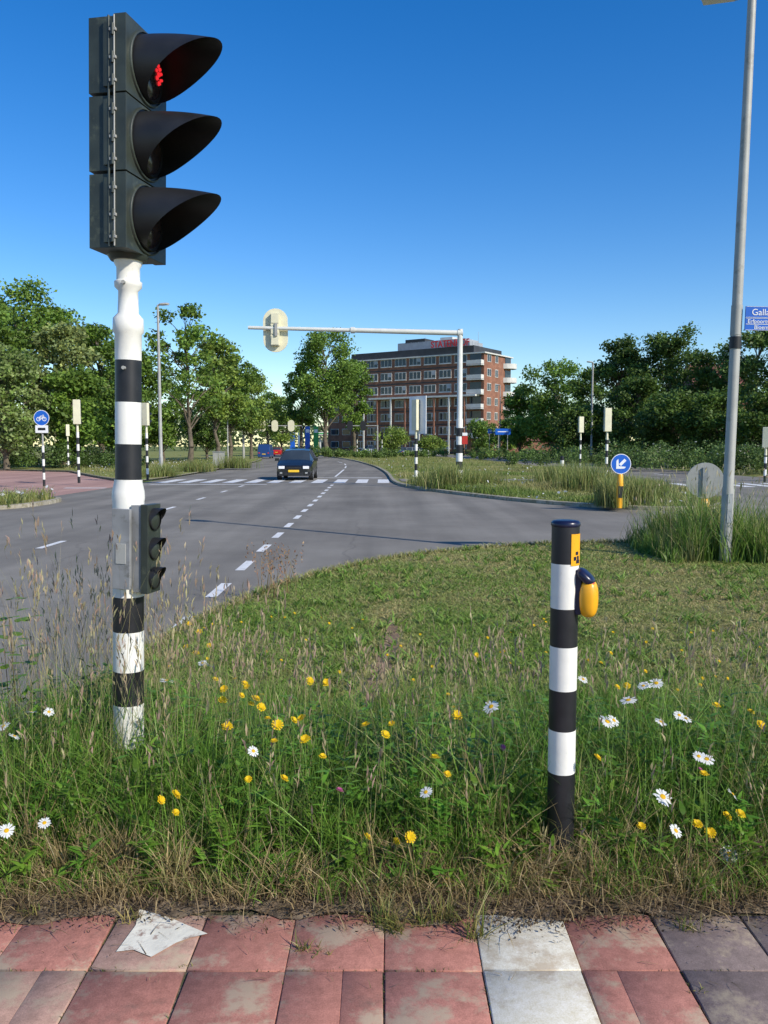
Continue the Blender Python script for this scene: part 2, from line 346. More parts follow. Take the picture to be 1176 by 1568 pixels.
# ------------------------------------------------------------ paving tiles
def pave_mat():
    m = bpy.data.materials.new('paver'); m.use_nodes = True; n = m.node_tree; b = n.nodes['Principled BSDF']
    at = n.nodes.new('ShaderNodeAttribute'); at.attribute_name = 'Col'; tc = n.nodes.new('ShaderNodeTexCoord')
    f = n.nodes.new('ShaderNodeTexNoise'); f.inputs['Scale'].default_value = 220; f.inputs['Detail'].default_value = 4
    a = n.nodes.new('ShaderNodeTexNoise'); a.inputs['Scale'].default_value = 3.6; a.inputs['Detail'].default_value = 12; a.inputs['Roughness'].default_value = .72
    e = n.nodes.new('ShaderNodeTexNoise'); e.inputs['Scale'].default_value = 26; e.inputs['Detail'].default_value = 8; e.inputs['Roughness'].default_value = .7
    for q in (a, f, e): n.links.new(tc.outputs['Object'], q.inputs['Vector'])
    m1 = n.nodes.new('ShaderNodeMixRGB'); m1.blend_type = 'OVERLAY'; m1.inputs[0].default_value = .4
    n.links.new(at.outputs['Color'], m1.inputs[1]); n.links.new(f.outputs['Fac'], m1.inputs[2])
    m15 = n.nodes.new('ShaderNodeMixRGB'); m15.blend_type = 'OVERLAY'; m15.inputs[0].default_value = .6
    n.links.new(m1.outputs[0], m15.inputs[1]); n.links.new(e.outputs['Fac'], m15.inputs[2])
    # wetness-free dark stains
    d2 = n.nodes.new('ShaderNodeTexNoise'); d2.inputs['Scale'].default_value = 7; d2.inputs['Detail'].default_value = 10; d2.inputs['Roughness'].default_value = .75
    n.links.new(tc.outputs['Object'], d2.inputs['Vector'])
    rd = n.nodes.new('ShaderNodeValToRGB'); rd.color_ramp.elements[0].position = .56; rd.color_ramp.elements[1].position = .72; rd.color_ramp.elements[1].color = (.55, .55, .55, 1)
    n.links.new(d2.outputs['Fac'], rd.inputs[0]); m18 = n.nodes.new('ShaderNodeMixRGB'); m18.inputs[2].default_value = (.13, .10, .08, 1)
    n.links.new(rd.outputs[0], m18.inputs[0]); n.links.new(m15.outputs[0], m18.inputs[1])
    r = n.nodes.new('ShaderNodeValToRGB'); r.color_ramp.elements[0].position = .51; r.color_ramp.elements[1].position = .60
    r.color_ramp.elements[1].color = (.8, .8, .8, 1)
    n.links.new(a.outputs['Fac'], r.inputs[0]); m2 = n.nodes.new('ShaderNodeMixRGB'); m2.inputs[2].default_value = (.42, .335, .235, 1)
    n.links.new(r.outputs[0], m2.inputs[0]); n.links.new(m18.outputs[0], m2.inputs[1]); n.links.new(m2.outputs[0], b.inputs['Base Color'])
    b.inputs['Roughness'].default_value = .95; b.inputs['Specular IOR Level'].default_value = .2
    bp = n.nodes.new('ShaderNodeBump'); bp.inputs['Strength'].default_value = .3; bp.inputs['Distance'].default_value = .002
    n.links.new(f.outputs['Fac'], bp.inputs['Height']); n.links.new(bp.outputs[0], b.inputs['Normal']); return m
sand = pm('joint_sand', (.20, .155, .10), .95, .4, 20, bump=.5, dirt=((.07, .07, .03), 9, .5))
V = []; Q = []; C = []
def tile(x0, x1, y0, y1, col, z=.014):
    g = random.uniform(.001, .004); e = .0035; o = len(V); dz = random.uniform(-.0015, .0015); tx = random.uniform(-.003, .003)
    x0 += g; x1 -= g; y0 += g; y1 -= g; jx = random.uniform(-.004, .004)
    for zz, q in ((-.02, 0), (z-.003, 0), (z, e)):
        for (px, py) in ((x0+q, y0+q), (x1-q, y0+q), (x1-q, y1-q), (x0+q, y1-q)): V.append((px+jx*(py-y0)/.3, py, zz+dz+tx*(px-x0)/.3)); C.append(col)
    for k in (0, 4):
        for i in range(4): Q.append((o+k+i, o+k+(i+1) % 4, o+k+4+(i+1) % 4, o+k+4+i))
    Q.append((o+8, o+9, o+10, o+11))
for r in range(-4, 9):
    y0 = .3*r
    for c in range(-7, 14):
        x0 = .3*c; k = random.uniform(.85, 1.08)
        col = np.array((.40, .175, .135))*k
        if c >= 3 and r >= 4: col = np.array((.205, .155, .14))*k
        if c == 1: col = np.array((.70, .65, .53))*k
        if random.random() < .15: col = col*.65+np.array((.14, .13, .10))
        if x0 < -2.0: continue
        # some tiles are cracked in two
        if random.random() < .12:
            s = random.uniform(.1, .2); tile(x0, x0+s+.003, y0, y0+.3, col); tile(x0+s-.003, x0+.3, y0, y0+.3, col*random.uniform(.9, 1.05))
        else: tile(x0, x0+.3, y0, y0+.3, col)
me = npmesh('pavement', V, Q, None, np.array(C), (pave_mat(),)); link('pavement', me)
mb = MB(); flat(mb, [(-1.97, -1.5), (4.3, -1.5), (4.3, 2.74), (-1.97, 2.74)], .006, sand); mb.obj('paving_bed')
mb = MB()
wp = pm('worn_white', (.74, .70, .58), .85, .08, 12, dirt=((.34, .24, .19), 16, .42), bump=.1)
flat(mb, [G(178, 1466), G(205, 1463), G(232, 1474), G(270, 1452), G(292, 1444), G(318, 1438), G(262, 1414), G(214, 1400), G(208, 1425)], .019, wp); mb.obj('yield_marking')

# ------------------------------------------------------------ main traffic light (foreground)
bx, by = G(197, 1216); YM = by
def zz(py): return Z(py, YM)
mb = MB()
def stripes(mb, lst, r, seg=28):
    for z0, z1, m in lst:
        mb.lathe([(z0, r), (z1, r)], white if m == 'w' else black, seg=seg, caps=False)
R1 = .061; R2 = .068
stripes(mb, [(-.1, zz(1140), 'b'), (zz(1140), zz(1076), 'w'), (zz(1076), zz(1025), 'b'), (zz(1025), zz(965), 'w'), (zz(965), zz(912), 'b'), (zz(912), zz(849), 'w'), (zz(849), zz(795), 'b')], R2)
mb.lathe([(zz(795), R2), (zz(768), R2+.001), (zz(762), R2+.004), (zz(752), R2+.002), (zz(738), R1), (zz(734), R1)], white, seg=28, caps=False)
stripes(mb, [(zz(734), zz(680), 'b'), (zz(680), zz(616), 'w'), (zz(616), zz(552), 'b')], R1-.004)
mb.lathe([(zz(552), R1-.004), (zz(512), R1-.003), (zz(508), R1+.006), (zz(488), R1+.004), (zz(480), .045), (zz(446), .042), (zz(440), .058), (zz(432), .06), (zz(430), .05), (zz(410), .05), (zz(404), .06), (zz(396), .062), (zz(390), .04)], white, seg=28, caps=False)
mb.lathe([(zz(400), .075), (zz(392), .09), (zz(386), .09)], hous, seg=24)
for (py, ax) in ((565, 0), (436, .2)): mb.lathe([(-.075, .008), (.0, .008)], galv, c=(0, 0, zz(py)), axis='y', seg=8)
# scratches and sticker remains low on the post
for _ in range(26):
    a0 = random.uniform(-2.4, -.6); zc_ = random.choice([random.uniform(zz(1136), zz(1080)), random.uniform(zz(1020), zz(970))]); da = random.uniform(-.25, .25); dz = random.uniform(-.09, .05); rr = R2+.0012; w_ = .0012
    p = [((rr)*math.cos(a0), rr*math.sin(a0), zc_), (rr*math.cos(a0+da), rr*math.sin(a0+da), zc_+dz)]
    mb.add([(p[0][0], p[0][1], p[0][2]-w_), (p[0][0], p[0][1], p[0][2]+w_), (p[1][0], p[1][1], p[1][2]+w_), (p[1][0], p[1][1], p[1][2]-w_)], [(0, 1, 2, 3)], grey)
A = math.radians(-13)
base = Matrix.Rotation(A, 4, 'Z')
z0 = zz(394); z1 = zz(50); mh = (z1-z0)/3
D, W = .14, .345
mb.M = Matrix.Translation((.03, .0, 0)) @ base
for k in range(3):
    zc = z0+mh*(k+.5); g = .006
    mb.box((-D/2+.01, 0, zc), (D-.02, W-.02, mh-g*2), hous, .995)
    mb.box((.03, 0, zc), (.055, W, mh-g), hous, 1)
    mb.box((-.02, -W/2+.002, zc), (.05, .012, mh-.05), hous)
    mb.lathe([(.055, .15), (.066, .148), (.068, .142)], hous, c=(0, 0, zc), axis='x', seg=32, caps=False)
    mb.lathe([(.058, .001), (.060, .14)], visorm, c=(0, 0, zc), axis='x', seg=32, caps=False)
    mb.lathe([(.062, .118), (.072, .10), (.082, .06), (.086, .002)], lensm, c=(0, 0, zc), axis='x', seg=28, caps=False)
    if k == 2:
        for (dy, dz, rr) in ((.035, -.02, .012), (.05, .0, .013), (.06, .025, .010), (.045, .035, .010), (.07, .01, .009), (.055, -.035, .011), (.075, -.015, .008), (.03, .01, .010)):
            mb.lathe([(.070, rr), (.090, rr*.7), (.091, .001)], em, c=(0, dy, zc+dz), axis='x', seg=10)
    n = 40; vs = []; fs = []; steps = 10
    for i in range(n):
        ph = 2*math.pi*i/n; cz = math.cos(ph); sy = math.sin(ph)
        L = .02+.315*((1+cz)/2)**1.15
        for j in range(steps+1):
            t = j/steps; r = .134*(1-.03*t)
            xx = .06+L*t; zd = -.03*((xx-.06)/.30)**2
            vs.append((xx, r*sy, zc+r*cz+zd))
    for i in range(n):
        i2 = (i+1) % n
        for j in range(steps): fs.append((i*(steps+1)+j, i2*(steps+1)+j, i2*(steps+1)+j+1, i*(steps+1)+j+1))
    mb.add(vs, fs, visorm, True)
    for dz in (-.11, -.02, .09):
        mb.lathe([(-.022, .008), (.022, .008)], hous, c=(.0, -W/2-.006, zc+dz), seg=10)
        mb.box((.0, -W/2-.003, zc+dz), (.03, .014, .012), galv)
mb.lathe([(z0+.01, .0035), (z1-.01, .0035)], galv, c=(.006, -W/2-.004, 0), seg=8)
mb.lathe([(z0+.01, .005), (z1-.01, .005)], hous, c=(-.02, -W/2-.002, 0), seg=8)
mb.M = base
za = zz(903); zb = zz(770); zc = (za+zb)/2; hh = zb-za
mb.box((.075, -.015, zc), (.05, .10, hh*.98), plateg)
mb.box((.02, -.09, zc), (.085, .018, hh*.90), plateg)
mb.box((.02, -.1005, zc-.02), (.05, .003, .09), galv)
mb.box((.118, -.015, zc), (.034, .115, hh), hous)
for k in range(3):
    c = za+hh*(k+.5)/3
    mb.lathe([(.135, .05), (.145, .05), (.146, .044)], visorm, c=(0, -.015, c), axis='x', seg=20, caps=False)
    mb.lathe([(.137, .044), (.145, .02), (.147, .001)], hous, c=(0, -.015, c), axis='x', seg=20, caps=False)
    vs = []; fs = []; n = 16
    for i in range(n+1):
        ph = math.pi*(i/n-.5)*1.15
        for xx in (.14, .14+.045*math.cos(ph*.87)): vs.append((xx, -.015+.05*math.sin(ph), c+.05*math.cos(ph)))
    for i in range(n): fs.append((2*i, 2*i+1, 2*i+3, 2*i+2))
    mb.add(vs, fs, visorm, True)
mb.box((.05, 0, za+.05), (.06, .05, .03), visorm); mb.box((.05, 0, zb-.05), (.06, .05, .03), visorm)
mb.M = Matrix.Identity(4)
mb.obj('traffic_light', (bx, by, 0), (0, math.radians(1.35), 0), bevel=.006)

# ------------------------------------------------------------ push button post
px_, py_ = G(857, 1330)
def zp(p): return Z(p, py_)
mb = MB(); r = .0505
stripes(mb, [(-.1, zp(1180), 'b'), (zp(1180), zp(1115), 'w'), (zp(1115), zp(1054), 'b'), (zp(1054), zp(988), 'w'), (zp(988), zp(930), 'b'), (zp(930), zp(862), 'w'), (zp(862), zp(806), 'b')], r)
mb.lathe([(zp(806), r), (zp(805), r+.003), (zp(800), r+.003), (zp(797), r-.004), (zp(796), r-.02), (zp(795.5), .001)], bluek, seg=28, caps=False)
vs = []; fs = []; n = 10
for i in range(n+1):
    a = math.radians(-78+72*i/n)
    for z in (zp(864), zp(816)): vs.append(((r+.002)*math.cos(a), (r+.002)*math.sin(a), z))
for i in range(n): fs.append((2*i, 2*i+2, 2*i+3, 2*i+1))
mb.add(vs, fs, yellow, True)
for a0, zc, ww, hh in ((-50, zp(845), 7, .012), (-44, zp(851), 5, .01), (-52, zp(853), 14, .014), (-44, zp(858), 10, .012)):
    vs = []
    for a in (a0-ww, a0+ww):
        for z in (zc-hh/2, zc+hh/2): vs.append(((r+.0035)*math.cos(math.radians(a)), (r+.0035)*math.sin(math.radians(a)), z))
    mb.add(vs, [(0, 2, 3, 1)], bluek)
mb.M = Matrix.Rotation(math.radians(-25), 4, 'Z')
mb.box((r+.004, 0, (zp(868)+zp(940))/2), (.022, .05, .165), bluek)
cz = (zp(885)+zp(942))/2
def blob(c, rx, ry, rz, mat, e=.55, nu=20, nv=12):
    vs = []; fs = []
    sg = lambda v, p: math.copysign(abs(v)**p, v)
    for i in range(nv+1):
        th = -math.pi/2+math.pi*i/nv
        for j in range(nu):
            ph = 2*math.pi*j/nu
            vs.append((c[0]+rx*sg(math.cos(th), e)*sg(math.cos(ph), .8), c[1]+ry*sg(math.cos(th), e)*sg(math.sin(ph), .8), c[2]+rz*sg(math.sin(th), .8)))
    for i in range(nv):
        for j in range(nu): fs.append((i*nu+j, i*nu+(j+1) % nu, (i+1)*nu+(j+1) % nu, (i+1)*nu+j))
    mb.add(vs, fs, mat, True)
blob((r+.038, 0, cz), .034, .038, .068, yellow)
Mk = mb.M.copy(); mb.M = Mk @ Matrix.Translation((r+.026, 0, zp(881))) @ Matrix.Rotation(math.radians(42), 4, 'Y')
blob((0, 0, 0), .040, .037, .018, bluek, .6)
blob((.036, -.01, .002), .007, .012, .007, redm, .9, 12, 8)
mb.M = Mk
mb.obj('push_button_post', (px_, py_, 0), (0, 0, 0), bevel=.003)

# ------------------------------------------------------------ generic furniture
def zebra_signal(x, y, top=3.2, r=.06, face=0, heads=1, name='traffic_light', hh=1.05, board=None, st=.28, hw=.3):
    mb = MB(); z = 0; k = 0; pt = top-hh
    while z < pt-.35:
        z2 = min(z+st, pt-.35); mb.lathe([(z-.001, r), (z2, r)], black if k % 2 == 0 else white, seg=14, caps=False); z = z2; k += 1
    mb.lathe([(z, r), (pt-.1, r*.8), (pt+.1, r*.8)], cream, seg=14)
    mb.M = Matrix.Rotation(math.radians(face), 4, 'Z')
    mb.box((-.04, 0, top-hh/2), (.18, hw, hh), cream, .97)
    mb.box((.07, 0, top-hh/2), (.04, hw, hh), visorm)
    if board: mb.box((.092, 0, top-hh/2), (.03, board[0], board[1]), signw); mb.box((.110, 0, top-hh/2), (.005, board[0]-.08, board[1]-.08), visorm)
    n = 14
    for q in range(3):
        zc = top-hh+hh*(q+.5)/3; vs = []; fs = []
        for i in range(n):
            ph = 2*math.pi*i/n; L = .04+.24*(1+math.cos(ph))/2
            vs += [(.1, .11*math.sin(ph), zc+.11*math.cos(ph)), (.1+L, .1*math.sin(ph), zc+.1*math.cos(ph)-.01)]
        for i in range(n): j = (i+1) % n; fs.append((2*i, 2*j, 2*j+1, 2*i+1))
        mb.add(vs, fs, visorm, True)
        mb.lathe([(.115, .1), (.122, .05), (.125, .001)], lensm, c=(0, 0, zc), axis='x', seg=12, caps=False)
    mb.M = Matrix.Identity(4)
    return mb.obj(name, (x, y, 0), bevel=.015)
zebra_signal(X(121, 738, 36), 36, Z(612, 36), face=100)
zebra_signal(X(226, 735, 39), 39, Z(617, 39), face=70)
zebra_signal(X(888, 722, 50), 50, Z(638, 50), face=100, hh=.95)
zebra_signal(X(928, 740, 35.8), 35.8, Z(625, 35.8), face=95, hh=1.0)
zebra_signal(X(1171, 738, 37), 37, Z(654, 37), face=60, hh=.9)
zebra_signal(X(1171, 738, 37)+4.5, 38.5, 3.2, face=60, hh=.9)
zebra_signal(X(637, 740, 35.6), 35.6, Z(612, 35.6), face=40, hh=1.3, board=(1.05, 1.6), r=.065)
zebra_signal(X(105, 716, 58), 58, Z(650, 58), face=120, hh=.8, hw=.24)

def bollard(x, y, h, r=.08):
    mb = MB(); z = 0; k = 0
    while z < h: mb.lathe([(z-.001, r), (min(z+.25, h), r)], black if k % 2 == 0 else white, seg=14, caps=False); z += .25; k += 1
    mb.lathe([(h, r), (h+.03, r*.8), (h+.04, .001)], black, seg=14, caps=False); mb.obj('bollard', (x, y, 0))
bollard(X(860, 742, 35), 35, Z(700, 35))
for px in (52, 38): bollard(X(px, 705, 75), 75, .9, .07)

gx, gy = G(703, 745); ztp = Z(508, gy); mb = MB(); z = 0; k = 0
while z < 2.35: mb.lathe([(z-.001, .13), (z+.33, .13)], black if k % 2 == 0 else white, seg=18, caps=False); z += .33; k += 1
mb.lathe([(z, .13), (z+.05, .11), (ztp-.2, .10), (ztp+.1, .10)], mastw, seg=18)
L = gx-X(380, 500, gy)
mb.tube((.05, 0, ztp-.05), (-4.2, 0, ztp+.06), .105, .095, mastw); mb.tube((-4.2, 0, ztp+.06), (-L, 0, ztp+.16), .082, .068, mastw)
mb.lathe([(-.08, .125), (.08, .125)], mastw, c=(-4.2, 0, ztp+.06), axis='x', seg=12); mb.lathe([(-.1, .13), (.1, .13)], mastw, c=(0, 0, ztp-.05), axis='x', seg=12)
hx = X(421, 505, gy)-gx; hz = Z(505, gy)+.0
pts = []
n = 28
for i in range(n):
    a = 2*math.pi*i/n; s_ = .36 if math.sin(a) > 0 else -.36
    pts.append((hx+.49*math.cos(a), hz+s_+.49*math.sin(a)))
vs = [(p[0], .16, p[1]) for p in pts]+[(p[0], .20, p[1]) for p in pts]
mb.add(vs, [tuple(range(n)), tuple(range(2*n-1, n-1, -1))]+[(i, i+n, (i+1) % n+n, (i+1) % n) for i in range(n)], cream)
mb.box((hx, .06, hz+.02), (.34, .18, 1.25), cream, .98); mb.box((hx-.2, .09, hz+.38), (.05, .1, .3), cream); mb.box((hx+.05, -.06, hz), (.1, .12, .5), galv)
for q in range(3): mb.box((hx, -.045, hz+.02+(q-1)*.42), (.30, .02, .36), cream, .9)
mb.box((.2, -.02, Z(674, gy)), (.22, .2, .32), redm); mb.box((.2, -.13, Z(665, gy)), (.2, .01, .12), signw)
mb.box((.16, 0, Z(655, gy)), (.1, .05, .05), galv)
mb.obj('signal_gantry', (gx, gy, 0), (0, 0, 0), bevel=.01)

def lamp(x, y, h, r0, r1, head, name='street_lamp', lean=0):
    mb = MB()
    mb.lathe([(-.1, r0*1.0), (1.0, r0), (1.05, r0*.88), (h*.62, (r0+r1)*.46), (h, r1*.85)], galv, seg=18)
    mb.box((0, -r0-.002, .75), (r0*.8, .008, .4), grey)
    mb.M = Matrix.Rotation(math.radians(head), 4, 'Z')
    mb.tube((0, 0, h-.02), (.12, 0, h+.03), r1*.75, r1*.7, galv)
    old = mb.M.copy(); mb.M = old @ Matrix.Translation((.34, 0, h+.04)) @ Matrix.Rotation(math.radians(-6), 4, 'Y')
    vs = []; fs = []; n = 20; m = 8
    for i in range(m+1):
        t = -1+2*i/m
        for j in range(n):
            a = 2*math.pi*j/n; rr = math.sqrt(max(0, 1-t*t))**.7
            vs.append((.34*t, .17*rr*math.cos(a), .09*rr*math.sin(a)*(1.1 if math.sin(a) > 0 else .6)))
    for i in range(m):
        for j in range(n): fs.append((i*n+j, i*n+(j+1) % n, (i+1)*n+(j+1) % n, (i+1)*n+j))
    mb.add(vs, fs, galv, True); mb.box((.08, 0, -.045), (.4, .18, .02), signw)
    mb.M = Matrix.Identity(4)
    return mb.obj(name, (x, y, 0), (0, lean, 0))
lx, ly = 4.72, 11.4
lo = lamp(lx, ly, 7.55, .080, .062, 150, lean=math.radians(.9))
mb = MB(); zs = [(Z(479, ly), .15), (Z(493, ly), .085), (Z(502, ly), .085)]
for k, (z, hgt) in enumerate(zs):
    mb.box((.58, -.085, z), (1.0, .02, hgt), blue)
    for a in (-1, 1): mb.box((.58, -.0965, z+a*(hgt/2-.005)), (.985, .003, .004), signw)
mb.lathe([(zs[2][0]-.1, .074), (zs[0][0]+.1, .074)], galv, seg=16); mb.lathe([(zs[2][0]-.28, .078), (zs[2][0]-.12, .078)], visorm, seg=16)
mb.obj('street_name_sign_panel', (0, 0, 0), parent=lo)
def text(s, size, loc, rot, mat, parent, ext=.001, off=0):
    cu = bpy.data.curves.new('lettering', 'FONT'); cu.body = s; cu.size = size; cu.extrude = ext; cu.offset = off; cu.materials.append(mat)
    o = bpy.data.objects.new('lettering', cu); COL.objects.link(o); o.location = loc; o.rotation_euler = rot; o.parent = parent; return o
text('Gallantstraat', .12, (.16, -.098, zs[0][0]-.042), (math.pi/2, 0, 0), signw, lo)
text('Erfpoortweg', .075, (.11, -.098, zs[1][0]-.026), (math.pi/2, 0, 0), signw, lo)
text('Bloemenveld', .075, (.2, -.098, zs[2][0]-.026), (math.pi/2, 0, 0), signw, lo)

lamp(X(247, 725, 48), 48, Z(467, 48), .12, .07, 10)
lamp(X(905, 700, 88), 88, Z(555, 88), .14, .10, 180)
lamp(X(349, 700, 80), 80, Z(597, 80), .08, .05, 10)
lamp(X(374, 695, 110), 110, Z(600, 110), .09, .06, 10)
lamp(X(765, 695, 120), 120, Z(590, 120), .09, .06, 180)

def disc_sign(x, y, zc, r, kind):
    mb = MB(); n = 32
    mb.lathe([(-.012, r), (.0, r+.004), (.012, r)], galv, c=(0, 0, zc), axis='y', seg=n)
    if kind != 'back':
        mb.lathe([(-.0135, r), (-.014, r*.94), ], signw, c=(0, 0, zc), axis='y', seg=n, caps=False)
        mb.lathe([(-.0145, r*.94), (-.015, .0005)], blue, c=(0, 0, zc), axis='y', seg=n, caps=False)
    def poly(pts, m=signw, yy=-.018): mb.add([(p[0]*r, yy, zc+p[1]*r) for p in pts], [tuple(range(len(pts)))], m)
    if kind == 'arrow':
        a = math.radians(225)
        def rt(p): return (p[0]*math.cos(a)-p[1]*math.sin(a), p[0]*math.sin(a)+p[1]*math.cos(a))
        poly([rt(p) for p in [(-.6, -.14), (.15, -.14), (.15, .14), (-.6, .14)]]); poly([rt(p) for p in [(.68, 0), (.1, .55), (-.16, .55), (.3, 0.0)]], signw, -.0185); poly([rt(p) for p in [(.68, 0), (.3, 0), (-.16, -.55), (.1, -.55)]], signw, -.0185)
    if kind == 'bike':
        for cx in (-.38, .38):
            m_ = 16
            o = [(cx+.27*math.cos(2*math.pi*i/m_), -.15+.27*math.sin(2*math.pi*i/m_)) for i in range(m_)]; q = [(cx+.19*math.cos(2*math.pi*i/m_), -.15+.19*math.sin(2*math.pi*i/m_)) for i in range(m_)]
            vs = [(p[0]*r, -.018, zc+p[1]*r) for p in o+q]; mb.add(vs, [(i, (i+1) % m_, (i+1) % m_+m_, i+m_) for i in range(m_)], signw)
        for (x0, y0, x1, y1) in ((-.38, -.15, -.1, .25), (-.1, .25, .3, .25), (.3, .25, .38, -.15), (-.1, .25, 0, -.15), (-.38, -.15, 0, -.15), (0, -.15, .3, .25), (.2, .42, .3, .25)):
            dx, dy = x1-x0, y1-y0; l = math.hypot(dx, dy); nx, ny = -dy/l*.04, dx/l*.04
            poly([(x0+nx, y0+ny), (x1+nx, y1+ny), (x1-nx, y1-ny), (x0-nx, y0-ny)], signw, -.0185)
    if kind == 'back':
        mb.box((0, -.03, zc), (.08, .03, r*1.5), grey)
    return mb
m_ = disc_sign(0, 0, Z(640, 33), .31, 'bike')
m_.lathe([(0, .035), (Z(640, 33)+.25, .035)], galv, c=(0, .05, 0), seg=12)
z = 0; k = 0
while z < 1.6: m_.lathe([(z, .05), (z+.27, .05)], white if k % 2 else black, c=(0, .05, 0), seg=12, caps=False); z += .27; k += 1
m_.box((0, -.012, Z(657, 33)), (.5, .02, .3), signw); m_.box((0, -.024, Z(657, 33)), (.3, .004, .1), visorm)
m_.obj('cycle_path_sign', (X(67, 745, 33), 33, 0))
zc = Z(711, 21); m_ = disc_sign(0, 0, zc, .26, 'arrow')
m_.lathe([(zc-.2, .04), (zc+.15, .04)], galv, c=(0, .045, 0), seg=12); m_.lathe([(0, .085), (zc-.55, .085), (zc-.28, .075), (zc-.24, .05)], yellow, c=(0, .05, 0), seg=18); m_.box((0, -.04, .42), (.12, .012, .3), visorm)
m_.obj('keep_left_sign', (X(956, 780, 21), 21.4, 0))
zc = Z(736, 13.3); m_ = disc_sign(0, 0, zc, .285, 'back')
m_.lathe([(0, .09), (zc-.5, .09), (zc-.33, .08), (zc-.29, .04)], yellow, c=(0, -.01, 0), seg=18); m_.box((0, -.105, .5), (.13, .01, .26), visorm)
m_.obj('keep_right_sign', (X(1078, 780, 13.3), 13.3, 0), (0, 0, math.radians(-12)))
for px, py, Y, wm, hm in ((770, 661, 110, 2.0, .8), (753, 660, 125, 1.2, .7)):
    mb = MB(); zc = Z(py, Y); mb.box((0, 0, zc), (wm, .06, hm), blue); mb.box((0, -.034, zc), (wm*.7, .006, hm*.15), signw)
    mb.tube((-wm*.3, .06, 0), (-wm*.3, .06, zc+hm/2), .05, .05, galv); mb.tube((wm*.3, .06, 0), (wm*.3, .06, zc+hm/2), .05, .05, galv); mb.obj('direction_sign', (X(px, 690, Y), Y, 0))
mb = MB(); mb.box((0, 0, .55), (.9, .4, 1.1), galv); mb.box((0, 0, 1.13), (.98, .48, .06), grey); mb.box((0, -.205, .55), (.01, .01, 1.0), visorm); mb.obj('utility_cabinet', (X(335, 700, 68), 68, 0), bevel=.02)

def far_gantry(px0, px1, py, Y, heads, hm, side):
    x0 = X(px0, py, Y); x1 = X(px1, py, Y); z = Z(py, Y); mb = MB()
    xp = x0 if side == 'l' else x1
    mb.lathe([(0, .12), (z+.1, .1)], galv, c=(xp, 0, 0), seg=10); mb.tube((x0, 0, z), (x1, 0, z), .07, .06, galv, 8)
    for h in heads:
        x = X(h, py, Y)
        mb.box((x, 0, z), (.4, .25, 1.1), hm); n = 18; rr = []
        for i in range(n):
            a = 2*math.pi*i/n; rr.append((x+.42*math.cos(a), -.14, z+(.3 if math.sin(a) > 0 else -.3)+.42*math.sin(a)))
        mb.add(rr, [tuple(range(n))], hm)
    mb.obj('signal_gantry', (0, Y, 0), bevel=.03)
far_gantry(372, 462, 652, 105, (380, 402, 421, 446), cream, 'l')
far_gantry(530, 578, 652, 120, (536, 556), visorm, 'r')
zebra_signal(X(547, 690, 118), 118, 3.6, face=-90); zebra_signal(X(585, 690, 118), 118, 3.6, face=-90); zebra_signal(X(700, 690, 100), 100, 3.6, face=-90)

# ------------------------------------------------------------ cars
plyel = pm('plate_yellow', (.8, .5, .03), .4)
def car(x, y, rot, paintm, name='car', s=1.0, van=False):
    mb = MB()
    st = [(0, .66, .52, .55, .56), (.12, .80, .64, .66, .68), (.5, .85, .76, .72, .80), (1.0, .86, .90, .70, .94), (1.7, .86, .93, .60, 1.40), (2.3, .86, .95, .60, 1.47), (3.2, .85, .96, .58, 1.42), (3.75, .82, .93, .62, 1.00), (3.95, .74, .6, .6, .72)]
    if van: st = [(0, .7, .6, .6, .66), (.12, .84, .8, .7, .86), (.5, .88, 1.0, .72, 1.05), (.8, .88, 1.05, .78, 1.1), (1.3, .88, 1.1, .76, 1.85), (2.3, .88, 1.1, .76, 1.95), (3.4, .88, 1.1, .76, 1.95), (3.85, .88, 1.1, .76, 1.9), (3.95, .84, .9, .74, 1.2)]
    rings = []
    for (t, ww, zb, wr, zr) in st:
        a = [(-ww*.93, .22), (-ww, .42), (-ww*.99, zb), (-wr, zr), (-wr*.5, zr+.035), (wr*.5, zr+.035), (wr, zr), (ww*.99, zb), (ww, .42), (ww*.93, .22)]
        rings.append([(p[0], t, p[1]) for p in a])
    for k in range(len(st)-1):
        A_ = rings[k]; B_ = rings[k+1]
        for i in range(9):
            g = (2 < k < 7 and i in (2, 6)) or (k in (3, 6) and i in (3, 4, 5))
            mb.add([A_[i], A_[i+1], B_[i+1], B_[i]], [(0, 3, 2, 1)], glass if g else paintm, not g)
    mb.add(rings[0], [tuple(range(10))], paintm); mb.add(rings[-1], [tuple(reversed(range(10)))], paintm)
    for k in (4, 5, 6):
        for sgn in (-1, 1):
            t, ww, zb, wr, zr = st[k]; mb.tube((sgn*(ww*.99+.004), t, zb), (sgn*(wr+.004), t, zr), .035, .03, paintm, 6)
    for yy in (.78, 3.15):
        for sx in (-1, 1):
            mb.lathe([(-.1, .30), (.1, .30)], tyre, c=(sx*.76, yy, .30), axis='x', seg=20); mb.lathe([(-.105, .19), (.105, .19)], chrome, c=(sx*.76, yy, .30), axis='x', seg=14)
    for sx in (-1, 1):
        mb.box((sx*.58, .03, .62), (.28, .12, .13), signw); mb.box((sx*.6, .0, .36), (.12, .08, .08), chrome)
        mb.box((sx*.95, 1.25, .98), (.2, .1, .13), paintm); mb.box((sx*.62, 3.93, .75), (.2, .06, .16), redm)
    mb.box((0, -.01, .60), (.7, .03, .10), visorm); mb.box((0, -.01, .32), (.9, .03, .13), visorm); mb.box((0, -.035, .45), (.52, .02, .11), plyel); mb.box((0, 3.96, .6), (.5, .02, .11), plyel)
    o = mb.obj(name, (x, y, RZ), (0, 0, rot), bevel=.02); o.scale = (s, s, s); return o
car(X(455, 733, 42.6), 41.0, 0, carblk, s=1.04)
